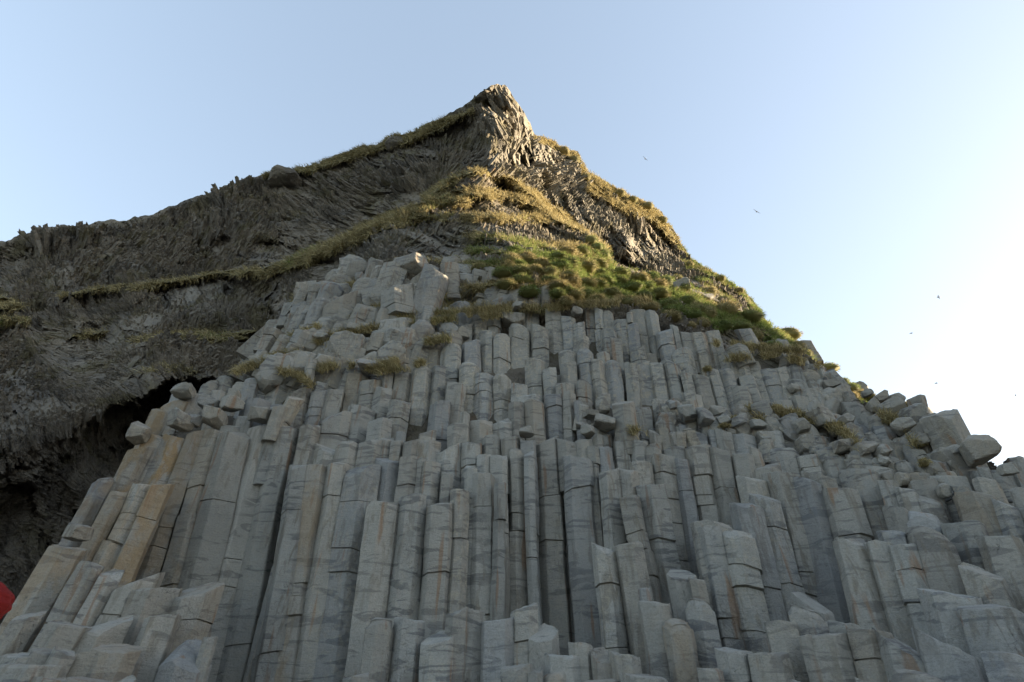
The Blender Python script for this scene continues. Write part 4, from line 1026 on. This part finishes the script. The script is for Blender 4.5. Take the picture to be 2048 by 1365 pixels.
def skin(name, pts, edges, radii, mat, parent=None, root=0, sub=2, **props):
    me = bpy.data.meshes.new(name); me.from_pydata([tuple(p) for p in pts], edges, []); me.update()
    o = put(name, me, parent=parent, **props)
    o.modifiers.new('s', 'SKIN')
    sv = me.skin_vertices[0].data if me.skin_vertices else None
    if sv is None:
        bpy.context.view_layer.objects.active = o
        bpy.ops.mesh.customdata_skin_add(); sv = me.skin_vertices[0].data
    for i, r in enumerate(radii):
        sv[i].radius = (r, r) if not isinstance(r, tuple) else r
        sv[i].use_root = (i == root)
    ss = o.modifiers.new('d', 'SUBSURF'); ss.levels = sub; ss.render_levels = sub
    # bake the modifiers so that the mesh is plain geometry
    dg = bpy.context.evaluated_depsgraph_get()
    m2 = bpy.data.meshes.new_from_object(o.evaluated_get(dg))
    o.modifiers.clear(); o.data = m2
    m2.materials.clear(); m2.materials.append(mat)
    m2.polygons.foreach_set('use_smooth', [True] * len(m2.polygons))
    return o
def build_person():
    elb = at_t(-17, 1200, 2.1)                       # right elbow, out to the side, holding a camera up
    hx, hy, gz = elb[0] - .56, elb[1] - .02, None
    sh_z = elb[2] + .02; gz = sh_z - 1.44
    root = (hx, hy, gz)
    def P(x, y, z): return (x, y, z)
    Rs = (.19, 0, 1.42); El = (elb[0] - hx - .01, elb[1] - hy, elb[2] - gz); Rw = (.12, .30, 1.50)
    # skin coloured continuous body
    pts = [P(0, 0, .98), P(0, 0, 1.18), P(0, 0, 1.38), P(0, .01, 1.50), P(0, .03, 1.60), P(0, .03, 1.70), P(0, .03, 1.77),
           P(.17, 0, 1.40), P(El[0], El[1], El[2]), Rw, P(.06, .36, 1.55),
           P(-.17, 0, 1.40), P(-.33, .10, 1.22), P(-.12, .30, 1.48), P(-.05, .36, 1.53),
           P(.10, 0, .90), P(.12, .02, .50), P(.13, 0, .10), P(.13, .14, .04),
           P(-.10, 0, .90), P(-.12, .02, .50), P(-.13, 0, .10), P(-.13, .14, .04)]
    ed = [(0, 1), (1, 2), (2, 3), (3, 4), (4, 5), (5, 6), (2, 7), (7, 8), (8, 9), (9, 10), (2, 11), (11, 12), (12, 13), (13, 14), (0, 15), (15, 16), (16, 17), (17, 18), (0, 19), (19, 20), (20, 21), (21, 22)]
    rad = [.13, .12, .13, .055, .075, .095, .06, .06, .042, .03, .035, .06, .042, .03, .035, .085, .06, .04, .04, .085, .06, .04, .04]
    body = skin('person', pts, ed, rad, M_SKIN, label='person in a red quilted jacket, elbow raised, cut off by the left edge', category='person')
    body.location = root
    jp = [P(0, 0, .86), P(0, 0, 1.05), P(0, 0, 1.25), P(0, 0, 1.40), P(0, .01, 1.49), Rs, P(.30, El[1] * .5, 1.41), P(El[0], El[1], El[2]), P(El[0] * .8, .16, 1.41), Rw, P(-.19, 0, 1.42), P(-.33, .10, 1.22), P(-.12, .29, 1.47)]
    je = [(0, 1), (1, 2), (2, 3), (3, 4), (3, 5), (5, 6), (6, 7), (7, 8), (8, 9), (3, 10), (10, 11), (11, 12)]
    jr = [.18, .17, .17, .15, .085, .105, .092, .088, .075, .05, .105, .085, .05]
    jk = skin('jacket', jp, je, jr, M_RED, body, sub=4)
    co = np.empty(len(jk.data.vertices) * 3, np.float32); jk.data.vertices.foreach_get('co', co); co = co.reshape(-1, 3)
    no = np.empty(len(co) * 3, np.float32); jk.data.vertices.foreach_get('normal', no); no = no.reshape(-1, 3)
    quilt = np.abs(np.sin(co[:, 2] * 62 + fbm(co * 6, 2, 2) * 1.2)) ** .5
    co = co + no * (quilt * .007 + fbm(co * 14, 3, 6) * .016 + np.abs(fbm(co * np.array([9, 9, 22]), 2, 9)) * -.014)[:, None]
    jk.data.vertices.foreach_set('co', co.astype(np.float32).ravel()); jk.data.update()
    tp = [P(0, 0, .92), P(.10, 0, .86), P(.12, .02, .50), P(.13, 0, .13), P(-.10, 0, .86), P(-.12, .02, .50), P(-.13, 0, .13)]
    skin('trousers', tp, [(0, 1), (1, 2), (2, 3), (0, 4), (4, 5), (5, 6)], [.15, .11, .08, .065, .11, .08, .065], M_TROU, body)
    for s in (1, -1):
        skin('boot', [P(.13 * s, -.04, .06), P(.13 * s, .05, .06), P(.13 * s, .17, .045), P(.13 * s, -.01, .17)], [(0, 1), (1, 2), (1, 3)], [.055, .055, .045, .06], M_BOOT, body)
    V, T = ICO[4]
    H = V * np.array([.105, .115, .11]); H = H[:, :] + np.array([0, .02, 1.76])
    keep = V[:, 2] > -.1
    Tk = T[keep[T].all(1)]
    put('beanie', mesh_np('beanie', H, Tk, M_HAIR), parent=body)
    # fingers around the camera body, each its own chain
    for s, wr in ((1, (.06, .36, 1.55)), (-1, (-.05, .36, 1.53))):
        for f in range(4):
            z = wr[2] + .035 - f * .022
            skin('finger', [P(wr[0], wr[1], z), P(wr[0] + .01 * s, wr[1] + .045, z), P(wr[0] - .02 * s, wr[1] + .075, z), P(wr[0] - .045 * s, wr[1] + .07, z)], [(0, 1), (1, 2), (2, 3)], [.011, .009, .008, .007], M_SKIN, body, sub=1)
        skin('thumb', [P(wr[0], wr[1] - .01, wr[2] - .02), P(wr[0] - .02 * s, wr[1] - .015, wr[2] + .01), P(wr[0] - .04 * s, wr[1] - .01, wr[2] + .03)], [(0, 1), (1, 2)], [.013, .011, .008], M_SKIN, body, sub=1)
build_person()
